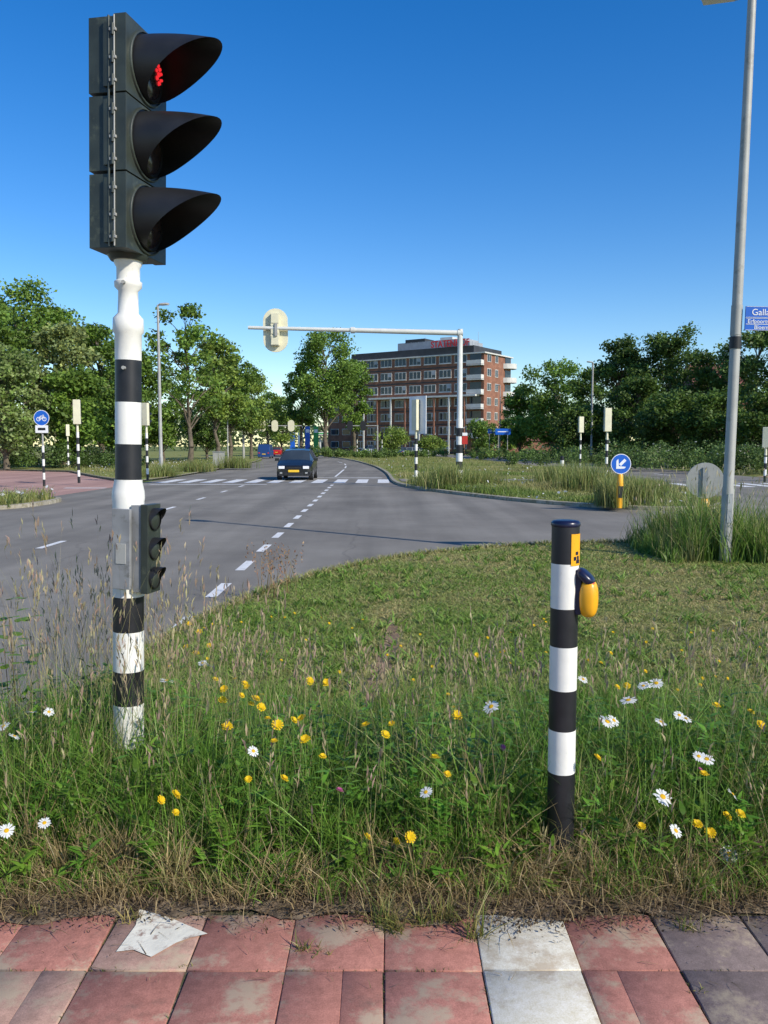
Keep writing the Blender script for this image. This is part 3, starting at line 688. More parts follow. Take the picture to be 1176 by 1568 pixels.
silver = pm('car_silver', (.5, .5, .52), .25, .05, 4, metal=.4); carred = pm('car_red', (.45, .02, .02), .25, .05, 4); carwhite = pm('car_white', (.75, .75, .75), .3, .03, 4); carblue = pm('car_blue', (.02, .06, .2), .25, .05, 3)
car(X(388, 692, 105), 118, math.pi, carblue, van=True, name='van'); car(X(416, 690, 140), 150, math.pi, carred)
car(X(554, 688, 185), 185, -1.2, carwhite, name='van', van=True)
car(X(655, 690, 130), 138, 1.7, silver); car(X(672, 690, 145), 150, 1.6, carwhite); car(X(640, 690, 150), 155, 1.7, carblue)

# ------------------------------------------------------------ buildings
brick = pm('brick_brown', (.26, .115, .07), .85, .25, .8, bump=.2, bscale=8, dirt=((.19, .09, .06), 3, .45))
roofd = pm('roof_dark', (.035, .037, .042), .6, .2, 1)
conc = pm('white_render', (.60, .59, .55), .7, .08, 1)
lgrey = pm('light_cladding', (.33, .35, .38), .5, .1, 1)
redlet = pm('red_letters', (.6, .02, .02), .4, .05, 1)
cx, cy = 20.3, 170.0
U = Vector((-.829, .559, 0)); Vv = Vector((.559, .829, 0))
Mb = Matrix(((U.x, Vv.x, 0, cx), (U.y, Vv.y, 0, cy), (0, 0, 1, 0), (0, 0, 0, 1)))
bo = bpy.data.objects.new('hotel_building', None); COL.objects.link(bo); bo.matrix_world = Mb
mb = MB()
LU, LV, FH, NF = 33.0, 12.5, 2.95, 7
mb.box((LU/2, LV/2, 10.1), (LU, LV, 20.6), brick); mb.obj('walls', parent=bo)
mb = MB()
mb.box((LU/2+1.5, LV/2+.4, 21.3), (LU-2, LV+.3, 1.7), roofd); mb.box((LU/2, LV/2, 20.5), (LU+.8, LV+.8, .25), conc)
mb.box((15, 7, 23.2), (17, 6, 2.1), lgrey); mb.box((8.5, 7, 22.9), (6, 6, 1.5), lgrey); mb.box((19, 6, 24.5), (5, 4, .8), roofd); mb.box((12, 7, 24.6), (3, 3, .8), conc)
for u in (4, 9, 17, 22): mb.tube((u, 5, 22), (u, 5, 25.5), .05, .03, galv, 6)
mb.obj('roof', parent=bo)
mb = MB()
for f in range(NF):
    z = .35+f*FH
    u = 4.0
    while u < LU-2:
        ww = 2.7; zc = z+1.55
        mb.box((u+ww/2, -.03, zc), (ww+.2, .08, 1.65), conc)
        mb.box((u+ww/2, -.075, zc), (ww, .02, 1.42), glass)
        for q in (1/3, 2/3): mb.box((u+ww*q, -.095, zc), (.09, .02, 1.42), conc)
        if (int(u*7)+f) % 3 == 0: mb.box((u+ww*.17, -.088, zc+.3), (ww*.28, .006, .8), lgrey)
        mb.box((u+ww/2, -.12, zc-.9), (ww+.3, .22, .1), conc)
        u += 3.7
    for v, ww in ((2.2, 1.6), (5.6, 1.2)):
        mb.box((-.03, v, z+1.55), (.08, ww+.2, 1.6), conc); mb.box((-.075, v, z+1.55), (.02, ww, 1.4), glass); mb.box((-.095, v, z+1.55), (.02, .08, 1.4), conc)
    mb.box((LU/2, -.02, z-.1), (LU-.4, .05, .22), roofd)
mb.obj('windows', parent=bo)
mb = MB()
for f in range(1, NF):
    z = .35+f*FH
    mb.box((1.7, -.65, z), (3.4, 1.3, .18), conc); mb.box((1.7, -1.28, z+.55), (3.4, .06, .8), conc); mb.box((.03, -.65, z+.55), (.06, 1.2, .8), conc); mb.box((1.9, -.05, z+1.5), (2.6, .08, 2.0), glass)
    n = 12; pts = [(0, LV-3.6)]+[(-1.9*math.sin(math.pi*i/n)**.7, LV-3.6+4.4*i/n) for i in range(1, n)]+[(0, LV+.8)]
    mb.prism(pts, z-.1, z+.08, conc)
    for i in range(len(pts)-1):
        a = pts[i]; b = pts[i+1]; mb.add([(a[0], a[1], z+.08), (b[0], b[1], z+.08), (b[0], b[1], z+.95), (a[0], a[1], z+.95)], [(0, 1, 2, 3)], conc)
    mb.box((-.05, LV-1.6, z+1.5), (.08, 2.6, 2.0), glass)
mb.box((LU*.43, -.9, 11.9), (LU*.8, 1.9, .35), conc)
for q in range(8): mb.box((3.6+q*3.6, -1.7, 5.9), (.3, .25, 11.8), conc if q % 2 else brick)
mb.obj('balconies', parent=bo)
t_ = text('STATENHOF', 1.9, (12.2, -.6, 22.15), (math.pi/2, 0, 0), redlet, bo, .08, .03); t_.scale = (-.85, 1, 1)
mb = MB(); mb.box((0, 0, 9.5), (14, 10, 19), brick); mb.box((0, 0, 19.3), (14.6, 10.6, .8), roofd)
for f in range(6):
    for q in range(4): mb.box((-5+q*3.3, -5.03, 2+f*3), (2.3, .1, 1.5), conc); mb.box((-5+q*3.3, -5.09, 2+f*3), (2.1, .04, 1.3), glass)
mb.obj('apartment_building', (X(556, 660, 205), 205, 0), (0, 0, math.radians(-30)))
mb = MB(); gr = pm('station_green', (.05, .35, .08), .5, .05, 1); yl = pm('station_yellow', (.6, .6, .05), .5, .05, 1)
mb.box((0, 0, 5.2), (9, 8, .9), conc); mb.box((0, -4.03, 5.2), (9, .04, .35), gr); mb.box((-3.2, -2, 2.4), (.35, .35, 4.8), conc); mb.box((3.2, -2, 2.4), (.35, .35, 4.8), conc)
mb.box((0, 5, 1.8), (8, 3, 3.6), conc); mb.box((0, 3.46, 1.6), (6.5, .05, 2.2), glass); mb.box((0, -1, .9), (1, .6, 1.8), gr); mb.box((2, -1.2, .8), (.9, .6, 1.6), yl)
mb.obj('fuel_station', (X(508, 680, 245), 245, 0))
for px, c in ((448, blue), (460, signw), (471, blue), (484, gr)):
    mb = MB(); mb.box((0, 0, 3.6), (1.2, .3, 5.4), c); mb.box((0, 0, .45), (.8, .2, .9), galv); mb.box((0, -.16, 5.2), (.8, .02, .8), signw if c is not signw else blue); mb.obj('advertising_pylon', (X(px, 680, 200), 200, 0))
tiles_ = pm('roof_tiles', (.20, .08, .055), .8, .2, 3)
def house(x, y, w_, d_, h_, rh):
    mb = MB(); mb.box((0, 0, h_/2), (w_, d_, h_), brick)
    a, b = w_/2+.4, d_/2+.4; mb.add([(-a, -b, h_), (a, -b, h_), (a, b, h_), (-a, b, h_), (-a+1, 0, h_+rh), (a-1, 0, h_+rh)], [(0, 1, 5, 4), (2, 3, 4, 5), (1, 2, 5), (3, 0, 4), (3, 2, 1, 0)], tiles_)
    for f in range(int(h_/3)):
        for q in range(int(w_/3)):
            xx = -w_/2+1.6+q*3; mb.box((xx, -d_/2-.02, 1.7+3*f), (1.7, .08, 1.4), conc); mb.box((xx, -d_/2-.07, 1.7+3*f), (1.5, .03, 1.2), glass)
    mb.box((w_*.25, .5, h_+rh), (.8, .8, 1.2), brick); mb.obj('brick_house', (x, y, 0))
house(X(1095, 600, 120), 122, 8, 10, 10.0, 3.5)
house(X(815, 670, 190), 190, 12, 8, 2.8, 1.8)

# ------------------------------------------------------------ trees
def tubes_np(segs, n=6):
    V = []; Q = []
    for p0, p1, r0, r1 in segs:
        p0 = np.array(p0); p1 = np.array(p1); dd = p1-p0; dd = dd/(np.linalg.norm(dd)+1e-9)
        a = np.cross(dd, [0.3, 1, .1]); a /= np.linalg.norm(a)+1e-9; b = np.cross(dd, a); o = len(V)
        for p, r in ((p0, r0), (p1, r1)):
            for i in range(n):
                t = 2*math.pi*i/n; V.append(p+r*(a*math.cos(t)+b*math.sin(t)))
        for i in range(n): j = (i+1) % n; Q.append((o+i, o+j, o+n+j, o+n+i))
    return np.array(V), np.array(Q)
def leaf_quads(P, size, rng):
    N = len(P); a = rng.normal(size=(N, 3)); a[:, 2] *= .7; a /= np.linalg.norm(a, axis=1)[:, None]
    b = rng.normal(size=(N, 3)); b -= (a*b).sum(1)[:, None]*a; b /= np.linalg.norm(b, axis=1)[:, None]
    s = size*rng.uniform(.55, 1.3, N)[:, None]
    V = np.stack([P-a*s*.5, P-b*s*.34+a*s*.05, P+a*s*.5, P+b*s*.34-a*s*.05], 1).reshape(-1, 3)
    Q = np.arange(4*N).reshape(N, 4); return V, Q
def tree_mesh(name, H, R, c0, seed, leaf=.32, n=6500, col=(.06, .10, .025), K=52, rcf=(.19, .33), trunk=1.0, col2=None):
    rng = np.random.default_rng(seed); col = np.array(col); col2 = np.array(col2) if col2 is not None else col*np.array([1.6, 1.35, 1.0])
    cz = (c0+H)/2; az = (H-c0)/2; sa, sb = rng.uniform(0, 6.28, 2)
    cs = []
    for k in range(K):
        zf = rng.uniform(-1, 1)*.93; prof = (1-abs(zf)**2.3)**.5*(1.0-.15*zf)
        a = rng.uniform(0, 6.28); rr = rng.uniform(.05, 1)**.5*prof*(1+.18*math.sin(2*a+sa)+.12*math.sin(3*a+sb)*zf)
        cs.append(np.array([math.cos(a)*rr*R*.82, math.sin(a)*rr*R*.82, cz+zf*az*.9]))
    segs = []; p = np.array([0, 0, -.15]); r = .024*H*trunk; tops = [p]; nst = 6
    for i in range(nst):
        q = np.array([rng.normal()*.012*H, rng.normal()*.012*H, H*.78*(i+1)/nst]); r2 = r*.74
        segs.append((p, q, r if i else r*1.2, r2)); p = q; r = r2; tops.append(q)
    for c in cs:
        zt = np.clip(c[2]-rng.uniform(.25, .5)*math.hypot(c[0], c[1])-.1*H, min(c0*.75, H*.5), H*.74)
        fi = zt/(H*.78)*nst; i0 = int(min(fi, nst-1)); s_ = tops[i0]+(tops[i0+1]-tops[i0])*(fi-i0)
        mid = (s_+c)/2+np.array([0, 0, .08*np.linalg.norm(c-s_)]); rb = .0075*H*trunk*(1-.6*zt/H)
        segs += [(s_, mid, rb, rb*.6), (mid, c, rb*.6, rb*.2)]
        for _ in range(2): segs.append((mid+(c-mid)*rng.uniform(0, .6), c+rng.normal(size=3)*R*.12, rb*.3, rb*.1))
    TV, TQ = tubes_np(segs)
    P = []; C = []
    per = n//len(cs)
    for c in cs:
        rc = R*rng.uniform(*rcf); m = int(per*rng.uniform(.7, 1.3)*(rc/(R*.26))**1.5); dv = rng.normal(size=(m, 3)); dv /= np.linalg.norm(dv, axis=1)[:, None]
        rad = rc*rng.uniform(0, 1, m)**.42; rad *= 1+.3*np.sin(5*dv[:, 0]+3*dv[:, 1]+7*dv[:, 2]+c[0])
        q = c+dv*rad[:, None]*np.array([1.1, 1.1, .75]); P.append(q)
        cf = rng.uniform(.75, 1.3); t = rng.uniform(0, 1, (m, 1))**1.5; C.append((col*(1-t)+col2*t)*cf*rng.uniform(.75, 1.25, (m, 1)))
    P = np.concatenate(P); C = np.concatenate(C); keep = P[:, 2] > .15; P = P[keep]; C = C[keep]
    LV_, LQ = leaf_quads(P, leaf, rng)
    Vt = np.concatenate([TV, LV_]); Qt = np.concatenate([TQ, LQ+len(TV)]); Ct = np.concatenate([np.full((len(TV), 3), .1), np.repeat(C, 4, axis=0)])
    return npmesh(name, Vt, Qt, None, Ct, (bark, leafm), np.concatenate([np.zeros(len(TQ)), np.ones(len(LQ))]))
dk = (.072, .13, .028); md = (.115, .205, .038); lt = (.165, .25, .052); gy_ = (.19, .25, .095)
def tree(px, ytop, Y, wpx, ybot, seed, col, n=6500, leaf=.32, name='tree', **kw):
    H = Z(ytop, Y); R = wpx/2/F*Y; c0 = max(.3, Z(ybot, Y)); me = tree_mesh(name, H, R, c0, seed, leaf, int(n*1.45), col, **kw)
    return link(name, me, (X(px, 700, Y), Y, 0))
tree(-25, 440, 66, 180, 690, 1, md, 9000); tree(42, 416, 74, 160, 680, 2, md, 11000); tree(10, 520, 58, 140, 695, 3, lt, 8000, .26, col2=(.26, .31, .13))
tree(100, 485, 70, 120, 690, 4, gy_, 8000); tree(158, 478, 78, 130, 680, 5, md, 10000); tree(115, 560, 62, 120, 697, 6, md, 7000)
tree(205, 520, 88, 100, 690, 7, md, 7000); tree(190, 580, 72, 90, 695, 8, md, 6500)
tree(290, 458, 58, 136, 640, 9, md, 4600, .26, K=38, rcf=(.14, .24), trunk=.9)
tree(250, 560, 90, 90, 690, 10, md, 5500); tree(330, 512, 78, 95, 650, 11, lt, 5200); tree(352, 535, 88, 90, 660, 12, md, 5500)
tree(385, 570, 105, 84, 665, 13, lt, 5500); tree(318, 600, 100, 90, 690, 14, dk, 5000); tree(412, 600, 130, 66, 670, 15, md, 4500); tree(432, 606, 165, 64, 680, 16, lt, 4500, .4)
tree(502, 500, 128, 116, 650, 17, md, 11000, .40, K=66); tree(543, 545, 140, 60, 665, 18, md, 4500, .42); tree(462, 550, 136, 54, 660, 19, md, 4000, .42)
tree(848, 548, 112, 120, 685, 20, md, 9500, .38); tree(797, 586, 118, 70, 690, 21, md, 5000, .38); tree(905, 560, 105, 90, 690, 22, dk, 6500, .36)
tree(948, 508, 92, 110, 690, 23, dk, 9500, .34); tree(1025, 486, 86, 136, 690, 24, dk, 11500, .33); tree(1085, 525, 80, 110, 690, 25, dk, 8500, .32)
tree(1155, 490, 76, 140, 690, 26, md, 10000, .3, col2=(.19, .24, .08)); tree(975, 575, 78, 110, 696, 27, dk, 7500, .3); tree(1225, 475, 74, 130, 690, 28, md, 8000)
tree(1100, 600, 66, 120, 700, 29, dk, 7000, .26); tree(890, 620, 90, 110, 697, 30, dk, 6500, .3); tree(1030, 600, 70, 120, 698, 31, dk, 7500, .28); tree(1180, 590, 62, 120, 700, 32, dk, 7000, .26)
tree(740, 640, 140, 60, 690, 33, md, 3500, .35); tree(600, 655, 150, 60, 690, 34, lt, 3000, .3); tree(772, 640, 125, 50, 692, 35, md, 3500, .3); tree(660, 668, 140, 50, 690, 38, lt, 2500, .3)
tree(-140, 440, 60, 200, 690, 36, md, 8000); tree(1340, 470, 66, 180, 690, 37, dk, 8000)

rng = np.random.default_rng(99); N = 42000
t = rng.uniform(-1, 1, N); xx = t*420+20; hmax = 9+5*patch(xx, xx*0, .09)+3*patch(xx, xx*0+5, .33)
yy = 300+rng.uniform(-14, 14, N)+.0003*xx**2; zz_ = hmax*rng.uniform(0, 1, N)**.75
c = mixc((.09, .135, .055), (.15, .20, .085), patch(xx, zz_, .25), .3); LVv, LQ = leaf_quads(np.stack([xx, yy, zz_], 1), 1.5, rng)
link('distant_trees', npmesh('distant_trees', LVv, LQ, None, np.repeat(c, 4, axis=0), (leafm,)))

def shrub(name, x, y, rx, ry, h, n, col, seed, leaf=.1, flowers=0):
    rng = np.random.default_rng(seed); P = []; C = []
    for k in range(int(6+rx*ry*1.2)):
        a = rng.uniform(0, 6.28); q = rng.uniform(0, 1)**.5; hk = h*rng.uniform(.6, 1.1); c = np.array([math.cos(a)*q*rx, math.sin(a)*q*ry, hk*rng.uniform(.3, .62)]); m = n//int(6+rx*ry*1.2)
        dv = rng.normal(size=(m, 3)); dv /= np.linalg.norm(dv, axis=1)[:, None]; r_ = hk*rng.uniform(.3, .5)
        P.append(c+dv*(r_*rng.uniform(.2, 1, m)**.5)[:, None]); C.append(np.array(col)*rng.uniform(.6, 1.4)*rng.uniform(.7, 1.3, (m, 1)))
    P = np.concatenate(P); C = np.concatenate(C); k = P[:, 2] > 0; P = P[k]; C = C[k]
    if flowers: f = rng.uniform(size=len(P)) < flowers*(P[:, 2] > h*.5); C[f] = (.6, .6, .52)
    LV_, LQ = leaf_quads(P, leaf, rng); link(name, npmesh(name, LV_, LQ, None, np.repeat(C, 4, axis=0), (leafm,)), (x, y, 0))
for i, (px, Y, w_, h) in enumerate([(500, 118, 3, 1.5), (530, 120, 3.5, 1.6), (565, 112, 3, 1.2), (600, 118, 4, 1.4), (480, 150, 4, 2), (640, 120, 4, 1.2), (800, 95, 6, 1.5), (860, 85, 6, 1.8), (700, 125, 6, 1.8), (760, 110, 5, 1.6)]):
    shrub('shrub', X(px, 690, Y), Y, w_, 2, h, 2200, (.14, .215, .05), 200+i, .22)
for i, (px, Y, w_, h) in enumerate([(930, 62, 7, 2.0), (1010, 58, 6, 2.2), (1080, 55, 5, 2.2), (1160, 50, 4, 2.2), (1230, 50, 4, 2.4), (870, 68, 6, 1.6), (20, 62, 6, 2.2), (100, 60, 4, 2), (180, 64, 4, 1.8)]):
    shrub('shrub', X(px, 690, Y), Y, w_, 2, h, 3500, (.10, .16, .04), 300+i, .16, .02)

# ------------------------------------------------------------ meadow verges
def meadow(name, polys, N, hr, wd, c1, c2, seed, z0=0, wf=.0):
    rng = np.random.default_rng(seed); g = NP()
    for poly, share in polys:
        xs = [p[0] for p in poly]; ys = [p[1] for p in poly]; m = int(N*share); x = rng.uniform(min(xs), max(xs), m*2); y = rng.uniform(min(ys), max(ys), m*2)
        k = pip(x, y, poly); x = x[k][:m]; y = y[k][:m]; n = len(x)
        pt = patch(x, y, .5); h = (hr[0]+(hr[1]-hr[0])*np.clip(pt*1.6-.45, 0, 1))*rng.uniform(.5, 1.2, n)
        col = mixc(c1, c2, patch(x+9, y, .35)*1.2-.1+rng.normal(0, .15, n), .3)
        r = ribbons(np.stack([x, y, np.full(n, z0)], 1), h, h*rng.uniform(.1, .9, n), wd*rng.uniform(.6, 1.4, n), rng.uniform(0, 6.28, n), col, 2)
        g.add(r)
        if wf > 0:
            f = rng.uniform(size=n) < wf; tp = r[4][f]; LV_, LQ = leaf_quads(tp, .13, rng); g.add((LV_, LQ, np.zeros((0, 3), int), np.full((len(LV_), 3), .66)))
    return link(name, g.mesh(name, grassm))
gc1 = (.18, .27, .05); gc2 = (.44, .38, .16)
meadow('median_grass', [([(1.1, 33.7), (2.7, 29.1), (4.7, 24.5), (7.1, 21.8), (8.9, 22.4), (10.3, 25.2), (11.7, 33), (12.1, 36.3), (1, 37)], .45), ([(.7, 40.3), (12, 39.5), (12.2, 60), (.1, 60)], .3), ([(-.4, 62), (12, 60), (11.8, 88), (8, 120), (-6, 120), (-3.4, 99)], .25)], 60000, (.04, .34), .028, gc1, gc2, 5, 0, .004)
meadow('verge_grass', [([(21, 30), (60, 28), (80, 90), (21, 90)], .55), ([(-11.9, 56), (-13, 42), (-15, 44), (-24, 61), (-60, 66), (-60, 95), (-14.2, 95)], .35), ([(-20, 21.2), (-12, 21.3), (-10.1, 22.3), (-9.95, 25), (-10.6, 26), (-20, 26.4)], .1)], 55000, (.05, .6), .04, gc1, gc2, 6, -.05, .06)

# ------------------------------------------------------------ near lawn
g = NP(); rng = np.random.default_rng(21)
n = 240000; yy = 3.6+10.6*rng.uniform(0, 1, n)**1.25; xx = rng.uniform(-.55, .62, n)*(yy+1.2)
k = pip(xx, yy, [(p[0], p[1]) for p in lawn]) & (xx > -2.0); xx = xx[k]; yy = yy[k]
trk = np.exp(-((xx-trackx(yy))**2)/.006)*((yy > 5.1) & (yy < 7.6)); k = rng.uniform(size=len(xx)) > trk*.85; xx = xx[k]; yy = yy[k]; n = len(xx)
pt = patch(xx, yy, .9); p2 = patch(xx+3, yy+7, 2.6); p3 = patch(xx-5, yy+2, 6)
dry = np.clip(1.4*pt+1.0*p2+.5*p3-1.2, 0, 1)+np.clip((yy-8)/12, 0, .3)+.5*np.exp(-((xx-.1*yy-2.4)/.8)**2)*(yy > 7)
dry += np.exp(-((xx-trackx(yy))**2)/.05)*((yy > 4.8) & (yy < 8.6))*.9
col = mixc((.19, .325, .045), (.52, .43, .19), dry+rng.normal(0, .22, n), .25)
h = rng.uniform(.014, .038, n)*(1+.9*np.clip(p2, 0, 1)+np.exp(-((yy-3.9)/.6)**2)*2.6)*(1-.5*np.clip(dry, 0, 1))
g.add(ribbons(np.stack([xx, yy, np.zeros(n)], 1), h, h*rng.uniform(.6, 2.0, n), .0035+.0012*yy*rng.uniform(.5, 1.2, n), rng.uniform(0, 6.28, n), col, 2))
n = 3200; xx = rng.uniform(-1.9, 7, n); yy = 4.3+9*rng.uniform(0, 1, n)**1.3; k = pip(xx, yy, [(p[0], p[1]) for p in lawn]) & (patch(xx+3, yy+7, 2.6) > .45); xx = xx[k]; yy = yy[k]
for q in range(9):
    m = len(xx); a = rng.uniform(0, 6.28, m); L_ = rng.uniform(.03, .09, m)
    g.add(ribbons(np.stack([xx+rng.normal(0, .02, m), yy+rng.normal(0, .02, m), rng.uniform(.0, .02, m)], 1), L_*rng.uniform(.3, 1.3, m), L_, L_*.22, a, mixc((.15, .28, .04), (.26, .39, .07), rng.uniform(0, 1, m), .2), 3, True))
n = 1700; xx = rng.uniform(-1.9, 6, n); yy = 4.4+6*rng.uniform(0, 1, n)**1.6; k = pip(xx, yy, [(p[0], p[1]) for p in lawn]); xx = xx[k]; yy = yy[k]; m = len(xx); h = rng.uniform(.08, .24, m)
g.add(ribbons(np.stack([xx, yy, np.zeros(m)], 1), h, h*rng.uniform(.1, .5, m), np.full(m, .004), rng.uniform(0, 6.28, m), mixc((.36, .36, .14), (.42, .30, .18), rng.uniform(0, 1, m), .2), 3))
# ragged grass overhanging the kerb
E = np.array(lawn); Ex = []; 
for i in range(len(E)-1):
    a, b = E[i], E[i+1]
    if max(a[1], b[1]) < 3 or max(a[0], b[0]) > 12: continue
    L_ = np.linalg.norm(b-a); m = int(L_*260)+1; t_2 = rng.uniform(0, 1, m)[:, None]; Ex.append(a+(b-a)*t_2)
Ex = np.concatenate(Ex); m = len(Ex); Ex = Ex+rng.normal(0, .035, (m, 2)); h = rng.uniform(.03, .10, m)
g.add(ribbons(np.column_stack([Ex, np.zeros(m)]), h, h*rng.uniform(.3, 1.2, m), .006+.0009*Ex[:, 1], rng.uniform(0, 6.28, m), mixc((.20, .30, .06), (.52, .42, .2), rng.uniform(0, 1, m)**.7, .2), 2))
# reddish dock stems by the kerb
for cx_, cy_ in ((-1.05, 8.9), (-1.18, 8.6), (-1.3, 9.0)):
    m = 9; h = rng.uniform(.25, .6, m); r = ribbons(np.stack([cx_+rng.normal(0, .06, m), cy_+rng.normal(0, .06, m), np.zeros(m)], 1), h, h*.25, np.full(m, .008), rng.uniform(0, 6.28, m), mixc((.38, .22, .12), (.3, .26, .1), rng.uniform(0, 1, m)), 3); g.add(r)
    for q in range(10): g.add(ribbons(r[4]-np.stack([rng.normal(0, .01, m), rng.normal(0, .01, m), np.full(m, q*.022)], 1), rng.uniform(.01, .04, m), rng.uniform(.01, .04, m), np.full(m, .018), rng.uniform(0, 6.28, m), mixc((.42, .2, .12), (.5, .32, .16), rng.uniform(0, 1, m)), 2, True))
link('lawn_grass', g.mesh('lawn_grass', grassm))

# ------------------------------------------------------------ wildflower strip (tall grass and weeds)
g = NP(); rng = np.random.default_rng(31)
def hfield(x, y):
    base = .42+.15*patch(x*2, y, 2.2)-.22*np.clip((y-3.5)/1.2, 0, 1)
    base = base+.28*np.exp(-((x+1.35)/.5)**2-((y-3.9)/.6)**2)+.07*np.exp(-((x-1.5)/.6)**2)
    base = base*(1-.45*np.exp(-((x+1.14)/.12)**2-((y-3.45)/.28)**2))*(1-.6*np.exp(-((x-.62)/.10)**2-((y-2.88)/.16)**2))
    base *= np.clip((y-2.68)/.45, .15, 1); return base
NT = 1500
tx = rng.uniform(-2.0, 2.7, NT); ty = 2.80+2.2*rng.uniform(0, 1, NT)**1.35
for T_ in range(NT):
    x0, y0 = tx[T_], ty[T_]; m = rng.integers(14, 34); dens = 1 if y0 < 3.8 else .5; m = int(m*dens)
    hx_ = float(hfield(np.array(x0), np.array(y0)))*rng.uniform(.5, 1.2)
    B = np.stack([x0+rng.normal(0, .03, m), y0+rng.normal(0, .03, m), np.zeros(m)], 1)
    h = hx_*rng.uniform(.5, 1.05, m); kind = rng.uniform()
    cb = np.array((.14, .28, .036)) if kind < .5 else (np.array((.23, .39, .06)) if kind < .84 else np.array((.38, .37, .14)))
    if rng.uniform() < np.clip((3.12-y0)/.3, 0, .65): cb = np.array((.50, .38, .18))*rng.uniform(.6, 1.1)
    col = cb*rng.uniform(.7, 1.3, (m, 1))
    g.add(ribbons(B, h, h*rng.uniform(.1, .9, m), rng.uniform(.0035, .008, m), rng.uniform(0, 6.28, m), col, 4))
n = 26000; xx = rng.uniform(-2.0, 2.7, n); yy = 2.8+1.9*rng.uniform(0, 1, n)**1.2; h = hfield(xx, yy)*rng.uniform(.2, .7, n)
col = mixc((.13, .25, .034), (.30, .36, .09), patch(xx, yy, 4)+rng.normal(0, .2, n), .3)
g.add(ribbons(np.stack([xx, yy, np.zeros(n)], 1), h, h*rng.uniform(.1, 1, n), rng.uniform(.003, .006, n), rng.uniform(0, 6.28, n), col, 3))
link('tall_grass', g.mesh('tall_grass', grassm))
g = NP(); nP = 1250
x0 = rng.uniform(-2.0, 2.7, nP); y0 = 2.84+1.45*rng.uniform(0, 1, nP)
for i in range(nP):
    m = rng.integers(10, 28); hz_ = float(hfield(np.array(x0[i]), np.array(y0[i])))*rng.uniform(.3, .95)
    tzz = rng.uniform(0.05, 1, m)*hz_; a = rng.uniform(0, 6.28, m); cb = np.array((.125, .265, .03))*rng.uniform(.65, 1.55)*np.array([rng.uniform(.9, 1.3), 1, 1])
    B = np.stack([x0[i]+rng.normal(0, .012, m), y0[i]+rng.normal(0, .012, m), tzz], 1); Ls = rng.uniform(.025, .07, m)
    g.add(ribbons(B, Ls*rng.uniform(.0, .7, m), Ls, Ls*rng.uniform(.22, .42, m), a, cb*rng.uniform(.75, 1.25, (m, 1)), 4, True, a+math.pi/2))
    g.add(ribbons(np.array([[x0[i], y0[i], 0.]]), np.array([hz_]), np.array([.01]), np.array([.004]), np.array([0.]), np.array([[.12, .16, .04]]), 2))
link('broadleaf_weeds', g.mesh('broadleaf_weeds', grassm))
g = NP(); n = 1250
xx = np.concatenate([rng.uniform(-2.0, 2.7, 850), rng.normal(-1.25, .45, 400)]); xx = np.clip(xx, -2.0, 2.7)
yy = np.concatenate([2.9+1.7*rng.uniform(0, 1, 850), rng.uniform(3.2, 4.8, 400)])
h = hfield(xx, yy)*rng.uniform(1.0, 1.55, n)+.05; h[850:] *= 1.22; az = rng.uniform(0, 6.28, n); rc = h*rng.uniform(.05, .35, n)
colr = mixc((.34, .37, .14), (.46, .33, .2), rng.uniform(0, 1, n), .25)
r = ribbons(np.stack([xx, yy, np.zeros(n)], 1), h, rc, np.full(n, .0028), az, colr, 4); g.add(r); tips = r[4]
for q in range(5):
    off = rng.normal(0, .004, (n, 3)); off[:, 2] = -q*.016
    g.add(ribbons(tips+off, rng.uniform(.02, .05, n), rng.uniform(.0, .02, n), rng.uniform(.004, .010, n), az+rng.normal(0, .8, n), mixc((.46, .30, .24), (.50, .46, .22), rng.uniform(0, 1, n), .2), 2, True))
link('seed_grass', g.mesh('seed_grass', grassm))
g = NP(); n = 11000; xx = rng.uniform(-2.0, 2.8, n); yy = 2.86+rng.normal(0, .11, n)-.03*np.sin(xx*3); yy = np.clip(yy, 2.58, 3.25)
k = rng.uniform(size=n) < .45+.75*patch(xx, yy, 4.5); xx = xx[k]; yy = yy[k]; n = len(xx)
col = mixc((.52, .39, .19), (.20, .125, .065), rng.uniform(0, 1, n)**1.2, .3)
g.add(ribbons(np.stack([xx, yy, rng.uniform(.018, .05, n)], 1), rng.uniform(.0, .10, n), rng.uniform(.02, .16, n), rng.uniform(.002, .0045, n), rng.uniform(0, 6.28, n), col, 3))
n = 11000; xx = rng.uniform(-2.0, 2.8, n); yy = 2.73+rng.normal(0, .07, n)-.03*np.sin(xx*3)+.05*patch(xx, xx, 5)
g.add(ribbons(np.stack([xx, yy, rng.uniform(.019, .03, n)], 1), rng.uniform(.0, .012, n), rng.uniform(.004, .02, n), rng.uniform(.004, .012, n), rng.uniform(0, 6.28, n), mixc((.06, .042, .026), (.30, .21, .12), rng.uniform(0, 1, n)**2, .3), 2, True))
for cx_, cy_ in ((-.35, 2.84), (.56, 2.92), (.75, 2.88), (.66, 3.0), (-1.0, 2.95), (-.75, 2.9), (1.1, 2.87), (1.35, 2.92), (.2, 2.95), (.86, 2.98)):
    m = 130; g.add(ribbons(np.stack([cx_+rng.normal(0, .06, m), cy_+rng.normal(0, .03, m), np.full(m, .02)], 1), rng.uniform(.04, .24, m), rng.uniform(.05, .26, m), rng.uniform(.003, .006, m), rng.uniform(0, 6.28, m), mixc((.62, .48, .24), (.42, .3, .15), rng.uniform(0, 1, m), .2), 4))
n = 130; xx = rng.uniform(-1.2, 1.6, n); yy = 2.7-.4*rng.uniform(0, 1, n)**1.8
g.add(ribbons(np.stack([xx, yy, np.full(n, .02)], 1), rng.uniform(.0, .03, n), rng.uniform(.01, .09, n), rng.uniform(.002, .004, n), rng.uniform(0, 6.28, n), mixc((.12, .09, .06), (.45, .34, .18), rng.uniform(0, 1, n)), 4))
